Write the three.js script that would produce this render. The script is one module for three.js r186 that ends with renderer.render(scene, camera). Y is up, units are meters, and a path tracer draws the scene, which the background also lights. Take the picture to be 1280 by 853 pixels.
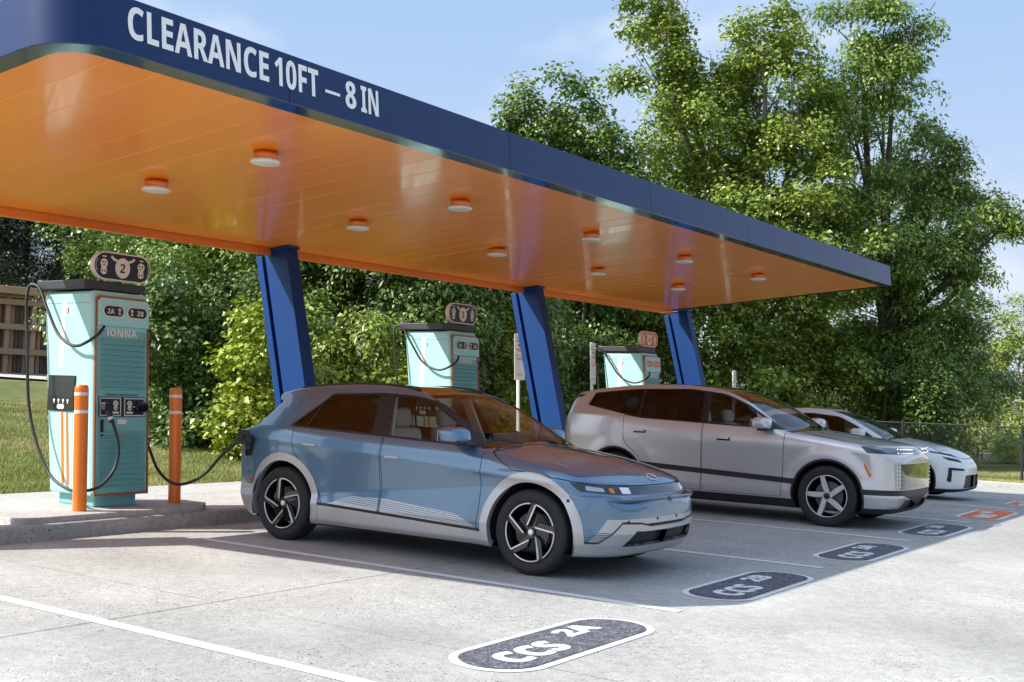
import * as THREE from 'three';
import { RoundedBoxGeometry } from 'three/addons/geometries/RoundedBoxGeometry.js';
import { TextGeometry } from 'three/addons/geometries/TextGeometry.js';
import { FontLoader } from 'three/addons/loaders/FontLoader.js';
import { mergeGeometries } from 'three/addons/utils/BufferGeometryUtils.js';

// ---------------------------------------------------------------- camera, sky, sun, exposure
const scene = new THREE.Scene();
const camera = new THREE.PerspectiveCamera(33.86, 1280 / 853, 0.1, 900);
camera.matrixAutoUpdate = true;
{
  const R = new THREE.Vector3(0.82273735, 0.03641618, -0.56725402), U = new THREE.Vector3(-0.0012025, 0.99805497, 0.06232836), F = new THREE.Vector3(-0.56842045, 0.05059774, -0.82118089);
  camera.quaternion.setFromRotationMatrix(new THREE.Matrix4().makeBasis(R, U, F.clone().negate()));
  camera.position.set(5.3165, 1.509, 4.4584);
}
camera.focus = 9.6;
camera.userData.fStop = 11;
const SUN = new THREE.Vector3(-0.745, 1, 0.91).normalize();
{ // pale summer sky with thin high cloud, one computed dome all round
  const W = 1024, H = 512, d = new Float32Array(W * H * 4), hash = (x, y) => { const s = Math.sin(x * 127.1 + y * 311.7) * 43758.5453; return s - Math.floor(s); };
  const vn = (x, y) => { const ix = Math.floor(x), iy = Math.floor(y), fx = x - ix, fy = y - iy, u = fx * fx * (3 - 2 * fx), v = fy * fy * (3 - 2 * fy); const a = hash(ix, iy), b = hash(ix + 1, iy), c = hash(ix, iy + 1), e = hash(ix + 1, iy + 1); return a + (b - a) * u + (c - a) * v + (a - b - c + e) * u * v; };
  for (let j = 0; j < H; j++) for (let i = 0; i < W; i++) {
    const el = ((j + 0.5) / H - 0.5) * Math.PI, az = ((i + 0.5) / W - 0.5) * 2 * Math.PI, y = Math.sin(el), x = Math.cos(el) * Math.cos(az), z = Math.cos(el) * Math.sin(az), k = (j * W + i) * 4;
    const t = Math.min(1, Math.max(0, y) / 0.42), cs = Math.max(0, x * SUN.x + y * SUN.y + z * SUN.z);
    const e1 = t * (2 - t), e2 = Math.max(0, y - 0.42) / 0.58; let c = [0.43 - 0.235 * e1 - 0.03 * e2, 0.455 - 0.165 * e1 - 0.04 * e2, 0.50 - 0.055 * e1 - 0.04 * e2];
    const glow = 0.55 * Math.pow(cs, 5) + 1.2 * Math.pow(cs, 40); c = c.map((q, n) => q + glow * [1, 0.96, 0.88][n]);
    const s = 1.6 / (Math.max(0, y) + 0.22), px = x * s * 2.2, pz = z * s * 2.2; let f = 0, amp = 0.5, fr = 1; for (let o = 0; o < 5; o++) { f += amp * vn(px * fr + 11.3 + o * 7, pz * fr * 1.7 + 4.2); amp *= 0.5; fr *= 2.1; }
    const cloud = Math.min(1, Math.max(0, (f - 0.50) * 3.2)) * 0.5 * Math.min(1, Math.max(0, y * 9));
    c = c.map((q, n) => q + ([0.52, 0.53, 0.55][n] - q) * cloud);
    if (y < 0) c = [0.30, 0.32, 0.30];
    d[k] = c[0]; d[k + 1] = c[1]; d[k + 2] = c[2]; d[k + 3] = 1;
  }
  const tex = new THREE.DataTexture(d, W, H, THREE.RGBAFormat, THREE.FloatType); tex.mapping = THREE.EquirectangularReflectionMapping; tex.magFilter = THREE.LinearFilter; tex.needsUpdate = true;
  scene.background = tex; scene.environment = tex;
}
const sun = new THREE.DirectionalLight(0xfff9f0, 3.5);
sun.name = 'sun';
sun.position.copy(SUN).multiplyScalar(60); sun.target.position.set(0, 0, 0);
sun.castShadow = true; sun.shadow.mapSize.set(4096, 4096);
Object.assign(sun.shadow.camera, { left: -45, right: 45, top: 45, bottom: -45, near: 1, far: 140 });
scene.add(sun, sun.target);
const renderer = new THREE.WebGLRenderer({ antialias: true });
renderer.toneMapping = THREE.LinearToneMapping;
renderer.toneMappingExposure = 2.08;
renderer.shadowMap.enabled = true;

// ---------------------------------------------------------------- helpers
function rng(seed) { let s = seed | 0; return () => { s = (s + 0x6d2b79f5) | 0; let t = Math.imul(s ^ (s >>> 15), 1 | s); t = (t + Math.imul(t ^ (t >>> 7), 61 | t)) ^ t; return ((t ^ (t >>> 14)) >>> 0) / 4294967296; }; }
const V3 = (x, y, z) => new THREE.Vector3(x, y, z);
const lerp = (a, b, t) => a + (b - a) * t, clamp = (x, a, b) => Math.min(b, Math.max(a, x)), sstep = (a, b, x) => { const t = clamp((x - a) / (b - a), 0, 1); return t * t * (3 - 2 * t); };
const pw = (nodes, x) => { // piecewise linear through [x, y] pairs
  if (x <= nodes[0][0]) return nodes[0][1];
  for (let i = 1; i < nodes.length; i++) if (x <= nodes[i][0]) return lerp(nodes[i - 1][1], nodes[i][1], (x - nodes[i - 1][0]) / (nodes[i][0] - nodes[i - 1][0]));
  return nodes[nodes.length - 1][1];
};
const used = {};
function numbered(name) { const n = used[name] ?? 0; used[name] = n + 1; return n ? name + '_' + String(n).padStart(3, '0') : name; }
function thing(name, label, category, [x, y, z] = [0, 0, 0], turn = 0, group) {
  const o = new THREE.Group(); o.name = numbered(name); scene.add(o);
  o.position.set(x, y, z); o.rotation.y = turn; o.userData = { label, category };
  if (group) o.userData.group = group;
  return o;
}
function part(name, geo, m, parent, label) {
  const o = new THREE.Mesh(geo, m); o.name = name; o.castShadow = o.receiveShadow = true; parent.add(o);
  if (label) o.userData.label = label;
  return o;
}
function struct(name, geo, m) { const o = part(numbered(name), geo, m, scene); o.userData.kind = 'structure'; return o; }
function merge(list) {
  const out = list.filter(Boolean).map((g) => { const h = g.index ? g.toNonIndexed() : g; for (const k of Object.keys(h.attributes)) if (!['position', 'normal', 'uv'].includes(k)) h.deleteAttribute(k); if (!h.attributes.uv) h.setAttribute('uv', new THREE.BufferAttribute(new Float32Array(h.attributes.position.count * 2), 2)); return h; });
  return mergeGeometries(out);
}
const rbox = (w, h, d, r = 0.01, x = 0, y = 0, z = 0, seg = 2) => new RoundedBoxGeometry(w, h, d, seg, Math.min(r, w / 2.01, h / 2.01, d / 2.01)).translate(x, y, z);
const bx = (w, h, d, x = 0, y = 0, z = 0) => new THREE.BoxGeometry(w, h, d).translate(x, y, z);
const cyl = (r0, r1, h, x = 0, y = 0, z = 0, n = 24) => new THREE.CylinderGeometry(r0, r1, h, n).translate(x, y, z);
const tube = (pts, r, n = 40, k = 10) => new THREE.TubeGeometry(new THREE.CatmullRomCurve3(pts.map((p) => (p.isVector3 ? p : V3(...p)))), n, r, k);
function bar(a, b, w, d) { // box of section w x d from a to b
  const A = V3(...a), B = V3(...b), L = A.distanceTo(B), g = new THREE.BoxGeometry(w, L, d);
  return g.applyQuaternion(new THREE.Quaternion().setFromUnitVectors(V3(0, 1, 0), B.clone().sub(A).normalize())).translate((A.x + B.x) / 2, (A.y + B.y) / 2, (A.z + B.z) / 2);
}
function rod(a, b, r0, r1 = r0, n = 8) {
  const A = V3(...a), B = V3(...b), L = A.distanceTo(B), g = new THREE.CylinderGeometry(r1, r0, L, n);
  return g.applyQuaternion(new THREE.Quaternion().setFromUnitVectors(V3(0, 1, 0), B.clone().sub(A).normalize())).translate((A.x + B.x) / 2, (A.y + B.y) / 2, (A.z + B.z) / 2);
}
function stadium(w, h) { const s = new THREE.Shape(), r = h / 2, c = w / 2 - r; s.moveTo(-c, -r); s.lineTo(c, -r); s.absarc(c, 0, r, -Math.PI / 2, Math.PI / 2); s.lineTo(-c, r); s.absarc(-c, 0, r, Math.PI / 2, Math.PI * 1.5); return s; }
const poly = (pts) => new THREE.Shape(pts.map((p) => new THREE.Vector2(p[0], p[1])));
const extr = (shape, depth, bevel = 0, curve = 12) => new THREE.ExtrudeGeometry(shape, { depth, bevelEnabled: bevel > 0, bevelThickness: bevel, bevelSize: bevel, bevelOffset: -bevel, bevelSegments: 2, curveSegments: curve });
function uvPlane(g, f) { const p = g.attributes.position, uv = new Float32Array(p.count * 2); for (let i = 0; i < p.count; i++) { const [u, v] = f(p.getX(i), p.getY(i), p.getZ(i)); uv[i * 2] = u; uv[i * 2 + 1] = v; } g.setAttribute('uv', new THREE.BufferAttribute(uv, 2)); return g; }
// tiling value noise
function noise2(seed) {
  const r = rng(seed), T = new Float32Array(65536).map(() => r());
  return (x, y, per) => { const ix = Math.floor(x), iy = Math.floor(y), fx = x - ix, fy = y - iy, u = fx * fx * (3 - 2 * fx), v = fy * fy * (3 - 2 * fy), m = (a) => ((a % per) + per) % per, at = (a, b) => T[((m(b) * 251 + m(a)) * 7919) & 65535]; return lerp(lerp(at(ix, iy), at(ix + 1, iy), u), lerp(at(ix, iy + 1), at(ix + 1, iy + 1), u), v); };
}
function dataTex(n, f, srgb = true, h = n) {
  const d = new Uint8Array(n * h * 4);
  for (let y = 0; y < h; y++) for (let x = 0; x < n; x++) { const c = f(x / n, y / h, x, y), i = (y * n + x) * 4; d[i] = clamp(c[0], 0, 255); d[i + 1] = clamp(c[1], 0, 255); d[i + 2] = clamp(c[2], 0, 255); d[i + 3] = 255; }
  const t = new THREE.DataTexture(d, n, h); t.wrapS = t.wrapT = THREE.RepeatWrapping; t.magFilter = THREE.LinearFilter; t.minFilter = THREE.LinearMipmapLinearFilter; t.generateMipmaps = true;
  if (srgb) t.colorSpace = THREE.SRGBColorSpace; t.needsUpdate = true; return t;
}
function canvasTex(w, h, draw) { const c = document.createElement('canvas'); c.width = w; c.height = h; draw(c.getContext('2d'), w, h); const t = new THREE.CanvasTexture(c); t.colorSpace = THREE.SRGBColorSpace; return t; }
const std = (color, roughness = 0.6, o = {}) => new THREE.MeshStandardMaterial({ color: Array.isArray(color) ? new THREE.Color().setRGB(...color) : color, roughness, ...o });
const phys = (color, roughness = 0.6, o = {}) => new THREE.MeshPhysicalMaterial({ color: Array.isArray(color) ? new THREE.Color().setRGB(...color) : color, roughness, ...o });
const M = {
  navy: phys([0.006, 0.026, 0.105], 0.42, { specularIntensity: 0.6, clearcoat: 0.16, clearcoatRoughness: 0.2 }),
  column: phys([0.002, 0.038, 0.165], 0.5, { specularIntensity: 0.45, clearcoat: 0.08, clearcoatRoughness: 0.2 }),
  orange: phys([0.84, 0.20, 0.012], 0.32, { clearcoat: 0.75, clearcoatRoughness: 0.09 }),
  bollard: phys([0.84, 0.19, 0.008], 0.35, { clearcoat: 0.4, clearcoatRoughness: 0.2 }),
  lamp: phys([0.82, 0.8, 0.76], 0.35),
  white: std([0.78, 0.77, 0.74], 0.55),
  black: std([0.012, 0.012, 0.013], 0.55),
  rubber: std([0.014, 0.014, 0.015], 0.62),
  gloss: phys([0.006, 0.006, 0.007], 0.08, { clearcoat: 1, clearcoatRoughness: 0.03 }),
  mint: phys([0.37, 0.67, 0.655], 0.42, { clearcoat: 0.25, clearcoatRoughness: 0.25 }),
  mintDark: phys([0.19, 0.45, 0.445], 0.45, { clearcoat: 0.2, clearcoatRoughness: 0.25 }),
  copper: std([0.36, 0.115, 0.05], 0.4, { metalness: 0.3 }),
  dark: std([0.035, 0.036, 0.042], 0.5),
  gloss2: phys([0.012, 0.026, 0.07], 0.16, { clearcoat: 0.7, clearcoatRoughness: 0.08 }),
  steel: std([0.55, 0.56, 0.58], 0.32, { metalness: 0.85 }),
};
const font = await new FontLoader().loadAsync('fonts/droid/droid_sans_bold.typeface.json');
// ---------------------------------------------------------------- terrain and paving
const lotY = (x, z) => -0.03 * Math.max(0, -16 - z);
const hillN = noise2(5);
function landY(x, z) { // grass beyond the lot
  const back = Math.max(0, -7.6 - x), far = Math.max(0, -25.6 - z);
  let y = 0.12 + 0.058 * Math.max(0, back - 1) * (1 - sstep(30, 60, back) * 0.6) - 0.03 * clamp(-16 - z, 0, 12) + 0.012 * far;
  y += (hillN(x * 0.12 + 50, z * 0.12 + 50, 64) - 0.5) * 0.5 * sstep(3, 16, Math.max(back, far));
  return y;
}
const nz1 = noise2(11), nz2 = noise2(12), nz3 = noise2(13);
const concreteTex = (() => {
  const r = rng(77), N = 2048, pits = new Float32Array(N * N);
  for (let i = 0; i < 46000; i++) { // pits and dark stones, denser in worn patches
    const x = r() * N, y = r() * N, worn = nz2(x / N * 5, y / N * 5, 5) * 0.65 + nz1(x / N * 14, y / N * 14, 14) * 0.35;
    if (worn < 0.34 + r() * 0.42) continue;
    const a = r() < 0.10 ? 2.2 + r() * 2.6 : 1.1 + r() * 1.6, s = (0.35 + r() * 0.9) * (r() < 0.3 ? -0.55 : 1), e = 0.6 + r() * 0.8;
    for (let dy = -5; dy <= 5; dy++) for (let dx = -5; dx <= 5; dx++) { const q = (dx * dx * e + dy * dy / e) / (a * a); if (q < 1.6) { const k = (((y + dy) | 0) & (N - 1)) * N + (((x + dx) | 0) & (N - 1)); pits[k] += s * Math.exp(-q * 1.6); } }
  }
  const g = (u, v, x, y) => {
    const big = nz1(u * 6, v * 6, 6) * 0.6 + nz2(u * 17, v * 17, 17) * 0.4, mid = nz3(u * 90, v * 90, 90), fine = nz1(u * 420, v * 420, 420), grit = nz2(u * 1024, v * 1024, 1024);
    const p = clamp(pits[y * N + x], -0.7, 1);
    return { l: 190 + (big - 0.5) * 26 + (mid - 0.5) * 16 + (fine - 0.5) * 22 + (grit - 0.5) * 30 - p * 88, h: 0.62 + (fine - 0.5) * 0.2 + (grit - 0.5) * 0.25 - Math.max(0, p) * 0.5, big };
  };
  return { map: dataTex(N, (u, v, x, y) => { const c = g(u, v, x, y); return [c.l, c.l - 0.5, c.l - 2.5 - c.big * 2]; }), bump: dataTex(1024, (u, v, x, y) => { const c = g(u, v, x * 2, y * 2).h * 255; return [c, c, c]; }, false) };
})();
const concrete = std([0.72, 0.72, 0.715], 0.88, { map: concreteTex.map, bumpMap: concreteTex.bump, bumpScale: 0.004, vertexColors: true });
const kerbMat = std([0.70, 0.69, 0.675], 0.9, { map: concreteTex.map, bumpMap: concreteTex.bump, bumpScale: 0.004 });
const walkMat = std([0.86, 0.845, 0.82], 0.9, { map: concreteTex.map, bumpMap: concreteTex.bump, bumpScale: 0.002 });
const grassTex = dataTex(1024, (u, v) => { const a = nz1(u * 12, v * 12, 12), b = nz2(u * 60, v * 60, 60), c = nz3(u * 512, v * 256, 256), k = 0.55 + 0.5 * c, dry = clamp((a * 0.6 + b * 0.4 - 0.42) * 3, 0, 1); return [lerp(112, 156, dry) * k, lerp(124, 142, dry) * k, lerp(48, 82, dry) * k]; });
grassTex.repeat.set(1 / 6, 1 / 6);
const grassMat = std([0.8, 0.85, 0.75], 1, { map: grassTex, bumpMap: grassTex, bumpScale: 0.03 });
function sheet(xs, zs, yf, tile, tint) {
  const pos = [], uv = [], col = [], idx = [], nx = xs.length;
  zs.forEach((z) => xs.forEach((x) => { pos.push(x, yf(x, z), z); uv.push(x / tile, -z / tile); if (tint) col.push(...tint(x, z)); }));
  for (let j = 0; j + 1 < zs.length; j++) for (let i = 0; i + 1 < nx; i++) { const a = j * nx + i, b = a + 1, c = a + nx, d = c + 1; idx.push(a, b, c, b, d, c); }
  const g = new THREE.BufferGeometry(); g.setAttribute('position', new THREE.Float32BufferAttribute(pos, 3)); g.setAttribute('uv', new THREE.Float32BufferAttribute(uv, 2)); if (tint) g.setAttribute('color', new THREE.Float32BufferAttribute(col, 3));
  g.setIndex(idx); if (zs[0] < zs[zs.length - 1]) { for (let i = 0; i < idx.length; i += 3) [idx[i + 1], idx[i + 2]] = [idx[i + 2], idx[i + 1]]; g.setIndex(idx); } g.computeVertexNormals(); return g;
}
const range = (a, b, n) => Array.from({ length: n + 1 }, (_, i) => a + (b - a) * i / n);
{ // the ground: one sheet to the horizon; it lies under the lot and rises behind it
  const xs = [-400, -250, -150, -100, -75, ...range(-60, -8, 52), -7.3, -7.0, -4.6, -4.3, 0, 10, 20, 30, 45, 60, 100, 200, 400], zs = [400, 200, 100, 60, 40, 20, 15, ...range(14, -24, 38), -25.3, -25.5, ...range(-26, -60, 34), -75, -100, -150, -250, -400];
  struct('ground', sheet(xs, zs, (x, z) => (x > -7.15 && z > -25.4 ? -0.45 - 0.03 * Math.max(0, -16 - z) : landY(x, z)), 1), grassMat);
}
const stain = noise2(31);
const tintF = (x, z) => { const a = stain(x * 0.55 + 40, z * 0.55 + 40, 128), b = stain(x * 1.7 + 9, z * 1.7 + 77, 128), k = 0.70 + a * 0.36 + b * 0.16; return [k, k * 0.995, k * 0.985]; };
const lot = new THREE.Group(); lot.name = 'parking_lot'; lot.userData.kind = 'structure'; scene.add(lot);
for (const [x0, x1] of [[-4.37, -0.877], [-0.864, 24]]) for (const [z0, z1] of [[15, -0.944], [-0.957, -25.2]]) {
  const nx = Math.ceil((x1 - x0) / 0.3), nz = Math.ceil((z0 - z1) / 0.3), top = sheet(range(x0, x1, nx), range(z0, z1, nz), lotY, 4.7, tintF);
  const edge = (pts) => { const pos = [], uv = [], col = [], idx = []; pts.forEach(([x, z], i) => { pos.push(x, lotY(x, z), z, x, lotY(x, z) - 0.14, z); uv.push(x / 4.7, -z / 4.7, x / 4.7 + 0.03, -z / 4.7 + 0.03); col.push(0.7, 0.7, 0.7, 0.7, 0.7, 0.7); if (i) { const a = i * 2 - 2; idx.push(a, a + 1, a + 2, a + 1, a + 3, a + 2); } }); const g = new THREE.BufferGeometry(); g.setAttribute('position', new THREE.Float32BufferAttribute(pos, 3)); g.setAttribute('uv', new THREE.Float32BufferAttribute(uv, 2)); g.setAttribute('color', new THREE.Float32BufferAttribute(col, 3)); g.setIndex(idx); g.computeVertexNormals(); return g.toNonIndexed(); };
  const zz = range(z0, z1, nz), a = top.toNonIndexed();
  part('concrete_slab', mergeGeometries([a, edge(zz.map((z) => [x0, z])), edge(zz.map((z) => [x1, z])), edge([[x0, z0], [x1, z0]]), edge([[x0, z1], [x1, z1]])]), concrete, lot);
}
part('joint_bed', bx(20.5, 0.1, 31, 5.8, -0.20, -0.5), std([0.05, 0.048, 0.045], 1), lot);
const uvXZ = (g, t = 4.7) => uvPlane(g, (x, y, z) => [(x + y) / t, (z + y * 0.7) / t]);
const uvYZ = (g, t = 4.7) => uvPlane(g, (x, y, z) => [(y + x) / t, (z + x * 0.3) / t]);
{ // kerb stones along the charger island and across the far end
  const k = new THREE.Group(); k.name = 'kerb'; k.userData.kind = 'structure'; scene.add(k);
  const prof = (L) => { const s = new THREE.Shape(); s.moveTo(0, -0.3); s.lineTo(0.19, -0.3); s.lineTo(0.175, 0.115); s.quadraticCurveTo(0.172, 0.15, 0.135, 0.15); s.lineTo(0, 0.15); return extr(s, L, 0, 4); };
  for (let z = 14; z > -24.5; z -= 3.05) part('kerb_stone', uvYZ(prof(3.044).translate(-4.535, lotY(0, z - 1.5), z - 3.047)), kerbMat, k);
  for (let x = -4.4; x < 16; x += 3.05) part('kerb_stone', uvXZ(prof(3.044).rotateY(-Math.PI / 2).translate(x + 3.047, lotY(0, -25) - 0.0, -25.34)), kerbMat, k);
  const wk = new THREE.Group(); wk.name = 'sidewalk'; wk.userData.kind = 'structure'; scene.add(wk);
  for (let z = 14; z > -24.5; z -= 3.05) for (const [x0, x1] of [[-4.545, -6.09], [-6.1, -7.25]]) part('walk_slab', uvXZ(rbox(x0 - x1 - 0.004, 0.4, 3.043, 0.008, (x0 + x1) / 2, 0.146 - 0.2 + lotY(0, z - 1.5), z - 1.525)), walkMat, wk);
}
const bw = 3.0513;
// painted stall lines
const paint = std([0.86, 0.86, 0.85], 0.7, { bumpMap: concreteTex.bump, bumpScale: 0.003 });
const wornTex = dataTex(512, (u, v) => { const a = nz1(u * 200, v * 200, 200), b = nz2(u * 30, v * 30, 30), k = a > 0.93 - b * 0.12 ? 176 : 240 + (a - 0.5) * 14; return [k, k, k - 2]; });
paint.map = wornTex;
const ptiles = (g) => uvPlane(g, (x, y, z) => [x / 1.3, z / 1.3]);
for (let i = 0; i < 7; i++) {
  const z = -bw * i, x0 = -3.5, x1 = 1.69, o = struct('stall_line', ptiles(sheet(range(x0, x1, 6), [z + 0.052, z - 0.052], (x, zz) => lotY(x, zz) + 0.004, 1)), paint);
}
// stall plates painted on the concrete: white rim, dark or orange field, letters
const fieldTex = (c0, sp) => dataTex(512, (u, v, x, y) => { const a = nz1(u * 256, v * 256, 256), b = nz3(u * 40, v * 40, 40), k = a > 0.84 - b * 0.24 ? sp : 1; return [c0[0] * k + (b - 0.5) * 12, c0[1] * k + (b - 0.5) * 12, c0[2] * k + (b - 0.5) * 12]; });
const fieldDark = std([1, 1, 1], 0.8, { map: fieldTex([72, 74, 80], 2.1) }), fieldOrange = std([1, 1, 1], 0.8, { map: fieldTex([206, 106, 62], 1.15) });
function glyphs(text, size, squash = 1) { // flat letters with origin at the left of the baseline
  const sh = font.generateShapes(text, size), g = new THREE.ExtrudeGeometry(sh, { depth: 0.0006, curveSegments: 6, bevelEnabled: true, bevelSize: size * 0.045, bevelThickness: 0.0006, bevelSegments: 1 }); g.scale(squash, 1, 1); return g;
}
const plateText = [['CCS', '2A'], ['CCS', '2B'], ['CCS', '3A'], ['CCS', '3B'], ['NACS', '4A'], ['NACS', '4B']];
plateText.forEach(([kind, id], i) => {
  const orange = i > 3, c = [1.595, 0, -bw * i - 1.549];
  const o = thing('stall_marking', (orange ? 'orange' : 'dark grey') + ' pill-shaped ground marking with white rim reading ' + kind + ' ' + id, 'ground marking', [c[0], lotY(0, c[2]), c[2]], 0, 'painted stall markings');
  o.rotation.y = Math.PI / 2; // local x runs away along the row, local -z towards the chargers
  const lay = (g, y) => { g.rotateX(-Math.PI / 2).translate(0, y, 0); return ptiles(g); };
  const st = orange ? [1.86, 0.63] : [1.852, 0.62];
  part('rim', lay(new THREE.ShapeGeometry(stadium(st[0], st[1]), 20), 0.004), paint, o);
  part('field', lay(new THREE.ShapeGeometry(stadium(st[0] - 0.11, st[1] - 0.11), 20), 0.008), orange ? fieldOrange : fieldDark, o);
  const a = glyphs(kind, 0.225, kind.length > 3 ? 0.82 : 1.1), b = glyphs(id, 0.17, 1.35);
  part('lettering', lay(a.translate(-0.68, -0.15, 0), 0.010), paint, o);
  part('lettering', lay(b.translate(0.16, 0.01, 0), 0.010), paint, o);
});

// ---------------------------------------------------------------- canopy
const K = { xr: -5.917, xf: -1.109, yr: 3.30, tilt: 0.0895, zs: -0.0155, zn: 0.356, zf: -18.02, ht: 0.39 };
const canopy = thing('charging_canopy', 'long blue canopy with orange underside on leaning blue columns over the parking stalls', 'canopy');
canopy.position.set(K.xr, K.yr, 0);
{
  const ex = V3(1, K.tilt, 0).normalize(), ez0 = V3(0, K.zs, 1).normalize(), ey = ez0.clone().cross(ex).normalize(), ez = ex.clone().cross(ey);
  canopy.quaternion.setFromRotationMatrix(new THREE.Matrix4().makeBasis(ex, ey, ez));
}
const soffitY = (x, z) => K.yr + (x - K.xr) * K.tilt + z * K.zs;
const CW = (K.xf - K.xr) * Math.hypot(1, K.tilt); // local depth of the canopy
{
  const c = canopy, L = K.zn - K.zf, lip = 0.17, rc = 0.42;
  // soffit planks run across, front to back
  const n = 45, w = (L - 0.25) / n, plank = (() => { const s = new THREE.Shape(), h = w / 2; s.moveTo(-h + 0.007, 0); s.lineTo(h - 0.004, 0); s.lineTo(h - 0.0002, 0.006); s.lineTo(h - 0.0002, 0.02); s.lineTo(-h + 0.0002, 0.02); s.lineTo(-h + 0.0002, 0.006); return s; })();
  const pg = (len) => extr(plank, len).rotateY(Math.PI / 2);
  const full = pg(CW - lip - 0.05), z0 = K.zn - 0.125;
  const pm = [0, 1, 2].map((i) => phys([0.95 - i * 0.025, 0.265 - i * 0.012, 0.006], 0.36 + i * 0.04, { clearcoat: 0.55, clearcoatRoughness: 0.08 + i * 0.03 }));
  const pr = rng(3);
  for (let i = 0; i < n; i++) {
    const z = z0 - (i + 0.5) * w, d = K.zn - z + w / 2, inset = d < rc ? Math.max(0, rc - Math.sqrt(Math.max(0, rc * rc - (rc - d) ** 2)) - 0.06) : 0;
    const o = part('soffit_plank', inset > 0.02 ? pg(CW - lip - 0.05 - inset) : full, pm[(pr() * 3) | 0], c); o.position.set(0.05, 0.004 + (pr() - 0.5) * 0.0015, z); o.rotation.x = (pr() - 0.5) * 0.016;
  }
  // rear downstand, orange, in lengths
  for (let i = 0; i < 6; i++) { const a = K.zn - i * L / 6, b = K.zn - (i + 1) * L / 6; part('rear_fascia', rbox(0.055, 0.4, a - b - 0.006, 0.004, 0.0, 0.105, (a + b) / 2), M.orange, c); }
  // blue outline: front, round near corner, near end, far end, swept from one profile (fascia and its glossy lower lip)
  const path = []; // points in plan (x, z) with outward normal
  const seg = (x0, zA, x1, zB, m, nx, nzv) => { for (let i = 0; i <= m; i++) path.push([lerp(x0, x1, i / m), lerp(zA, zB, i / m), nx, nzv]); };
  const ring = [];
  const sweep = (pts, prof) => { const pos = [], idx = [], m = prof.length; pts.forEach(([x, z, nx, nzv]) => prof.forEach(([o, y]) => pos.push(x + nx * o, y, z + nzv * o))); for (let i = 0; i + 1 < pts.length; i++) for (let j = 0; j + 1 < m; j++) { const a = i * m + j, b = a + 1, d = a + m, e = d + 1; idx.push(a, d, b, b, d, e); } const g = new THREE.BufferGeometry(); g.setAttribute('position', new THREE.Float32BufferAttribute(pos, 3)); g.setIndex(idx); const h = g.toNonIndexed(); h.computeVertexNormals(); return h; };
  const arcPts = []; for (let i = 0; i <= 16; i++) { const a = i / 16 * Math.PI / 2; arcPts.push([CW - rc + Math.cos(a) * rc, K.zn - rc + Math.sin(a) * rc, Math.cos(a), Math.sin(a)]); }
  const smooth = (g) => { const p = g.attributes.position, nn = g.attributes.normal; for (let i = 0; i < p.count; i += 3) { const cx = (p.getX(i) + p.getX(i + 1) + p.getX(i + 2)) / 3 - CW / 2, cz = (p.getZ(i) + p.getZ(i + 1) + p.getZ(i + 2)) / 3 - (K.zn + K.zf) / 2; if (nn.getX(i) * cx + nn.getZ(i) * cz < 0 && Math.abs(nn.getY(i)) < 0.5) { for (const A of [p, nn]) { const t = [A.getX(i + 1), A.getY(i + 1), A.getZ(i + 1)]; A.setXYZ(i + 1, A.getX(i + 2), A.getY(i + 2), A.getZ(i + 2)); A.setXYZ(i + 2, ...t); } for (let j = i; j < i + 3; j++) nn.setXYZ(j, -nn.getX(j), -nn.getY(j), -nn.getZ(j)); } } for (let i = 0; i < p.count; i++) { const x = p.getX(i) - (CW - rc), z = p.getZ(i) - (K.zn - rc); if (x > 1e-4 && z > 1e-4 && Math.abs(nn.getY(i)) < 0.5) { const q = Math.hypot(x, z); nn.setXYZ(i, x / q, 0, z / q); } } return g; };
  const outer = [[0, 0.0], [0, K.ht], [-0.03, K.ht + 0.012], [-0.12, K.ht + 0.012]], under = [[0, 0], [-0.004, -0.006], [-lip, -0.006], [-lip, 0.03]];
  const pieces = [];
  const fr = [K.zn - rc, -1.65, -4.7, -7.75, -10.8, -13.85, -16.4, K.zf];
  for (let i = 0; i + 1 < fr.length; i++) pieces.push([[CW, fr[i] - (i ? 0.003 : 0), 1, 0], [CW, fr[i + 1] + 0.003, 1, 0]]);
  pieces.push(arcPts);
  pieces.push([[0.0, K.zn, 0, 1], [2.2, K.zn, 0, 1]].reverse(), [[2.206, K.zn, 0, 1], [CW - rc, K.zn, 0, 1]].reverse());
  pieces.push([[0.0, K.zf, 0, -1], [2.2, K.zf, 0, -1]], [[2.206, K.zf, 0, -1], [CW, K.zf, 0, -1]]);
  for (const p of pieces) {
    part('fascia_panel', smooth(sweep(p, outer)), M.navy, c);
    part('fascia_lip', sweep(p, p[0][3] < 0 ? [[0, 0], [0, -0.006], [-0.05, -0.006], [-0.05, 0.03]] : under), M.gloss2, c);
  }
  part('roof_deck', merge([bx(CW - rc, 0.06, L - 0.06, (CW - rc) / 2, K.ht - 0.05, (K.zn + K.zf) / 2), bx(rc - 0.03, 0.06, L - 0.06 - rc, CW - rc / 2 - 0.015, K.ht - 0.05, (K.zn + K.zf) / 2 - rc / 2)]), M.dark, c);
  // lettering on the front fascia
  const lm = std([0.94, 0.93, 0.91], 0.5), words = [['CLEARANCE', -0.156, -1.432], ['10FT', -1.495, -1.97], ['—', -2.05, -2.222], ['8', -2.29, -2.417], ['IN', -2.48, -2.70]];
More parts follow.
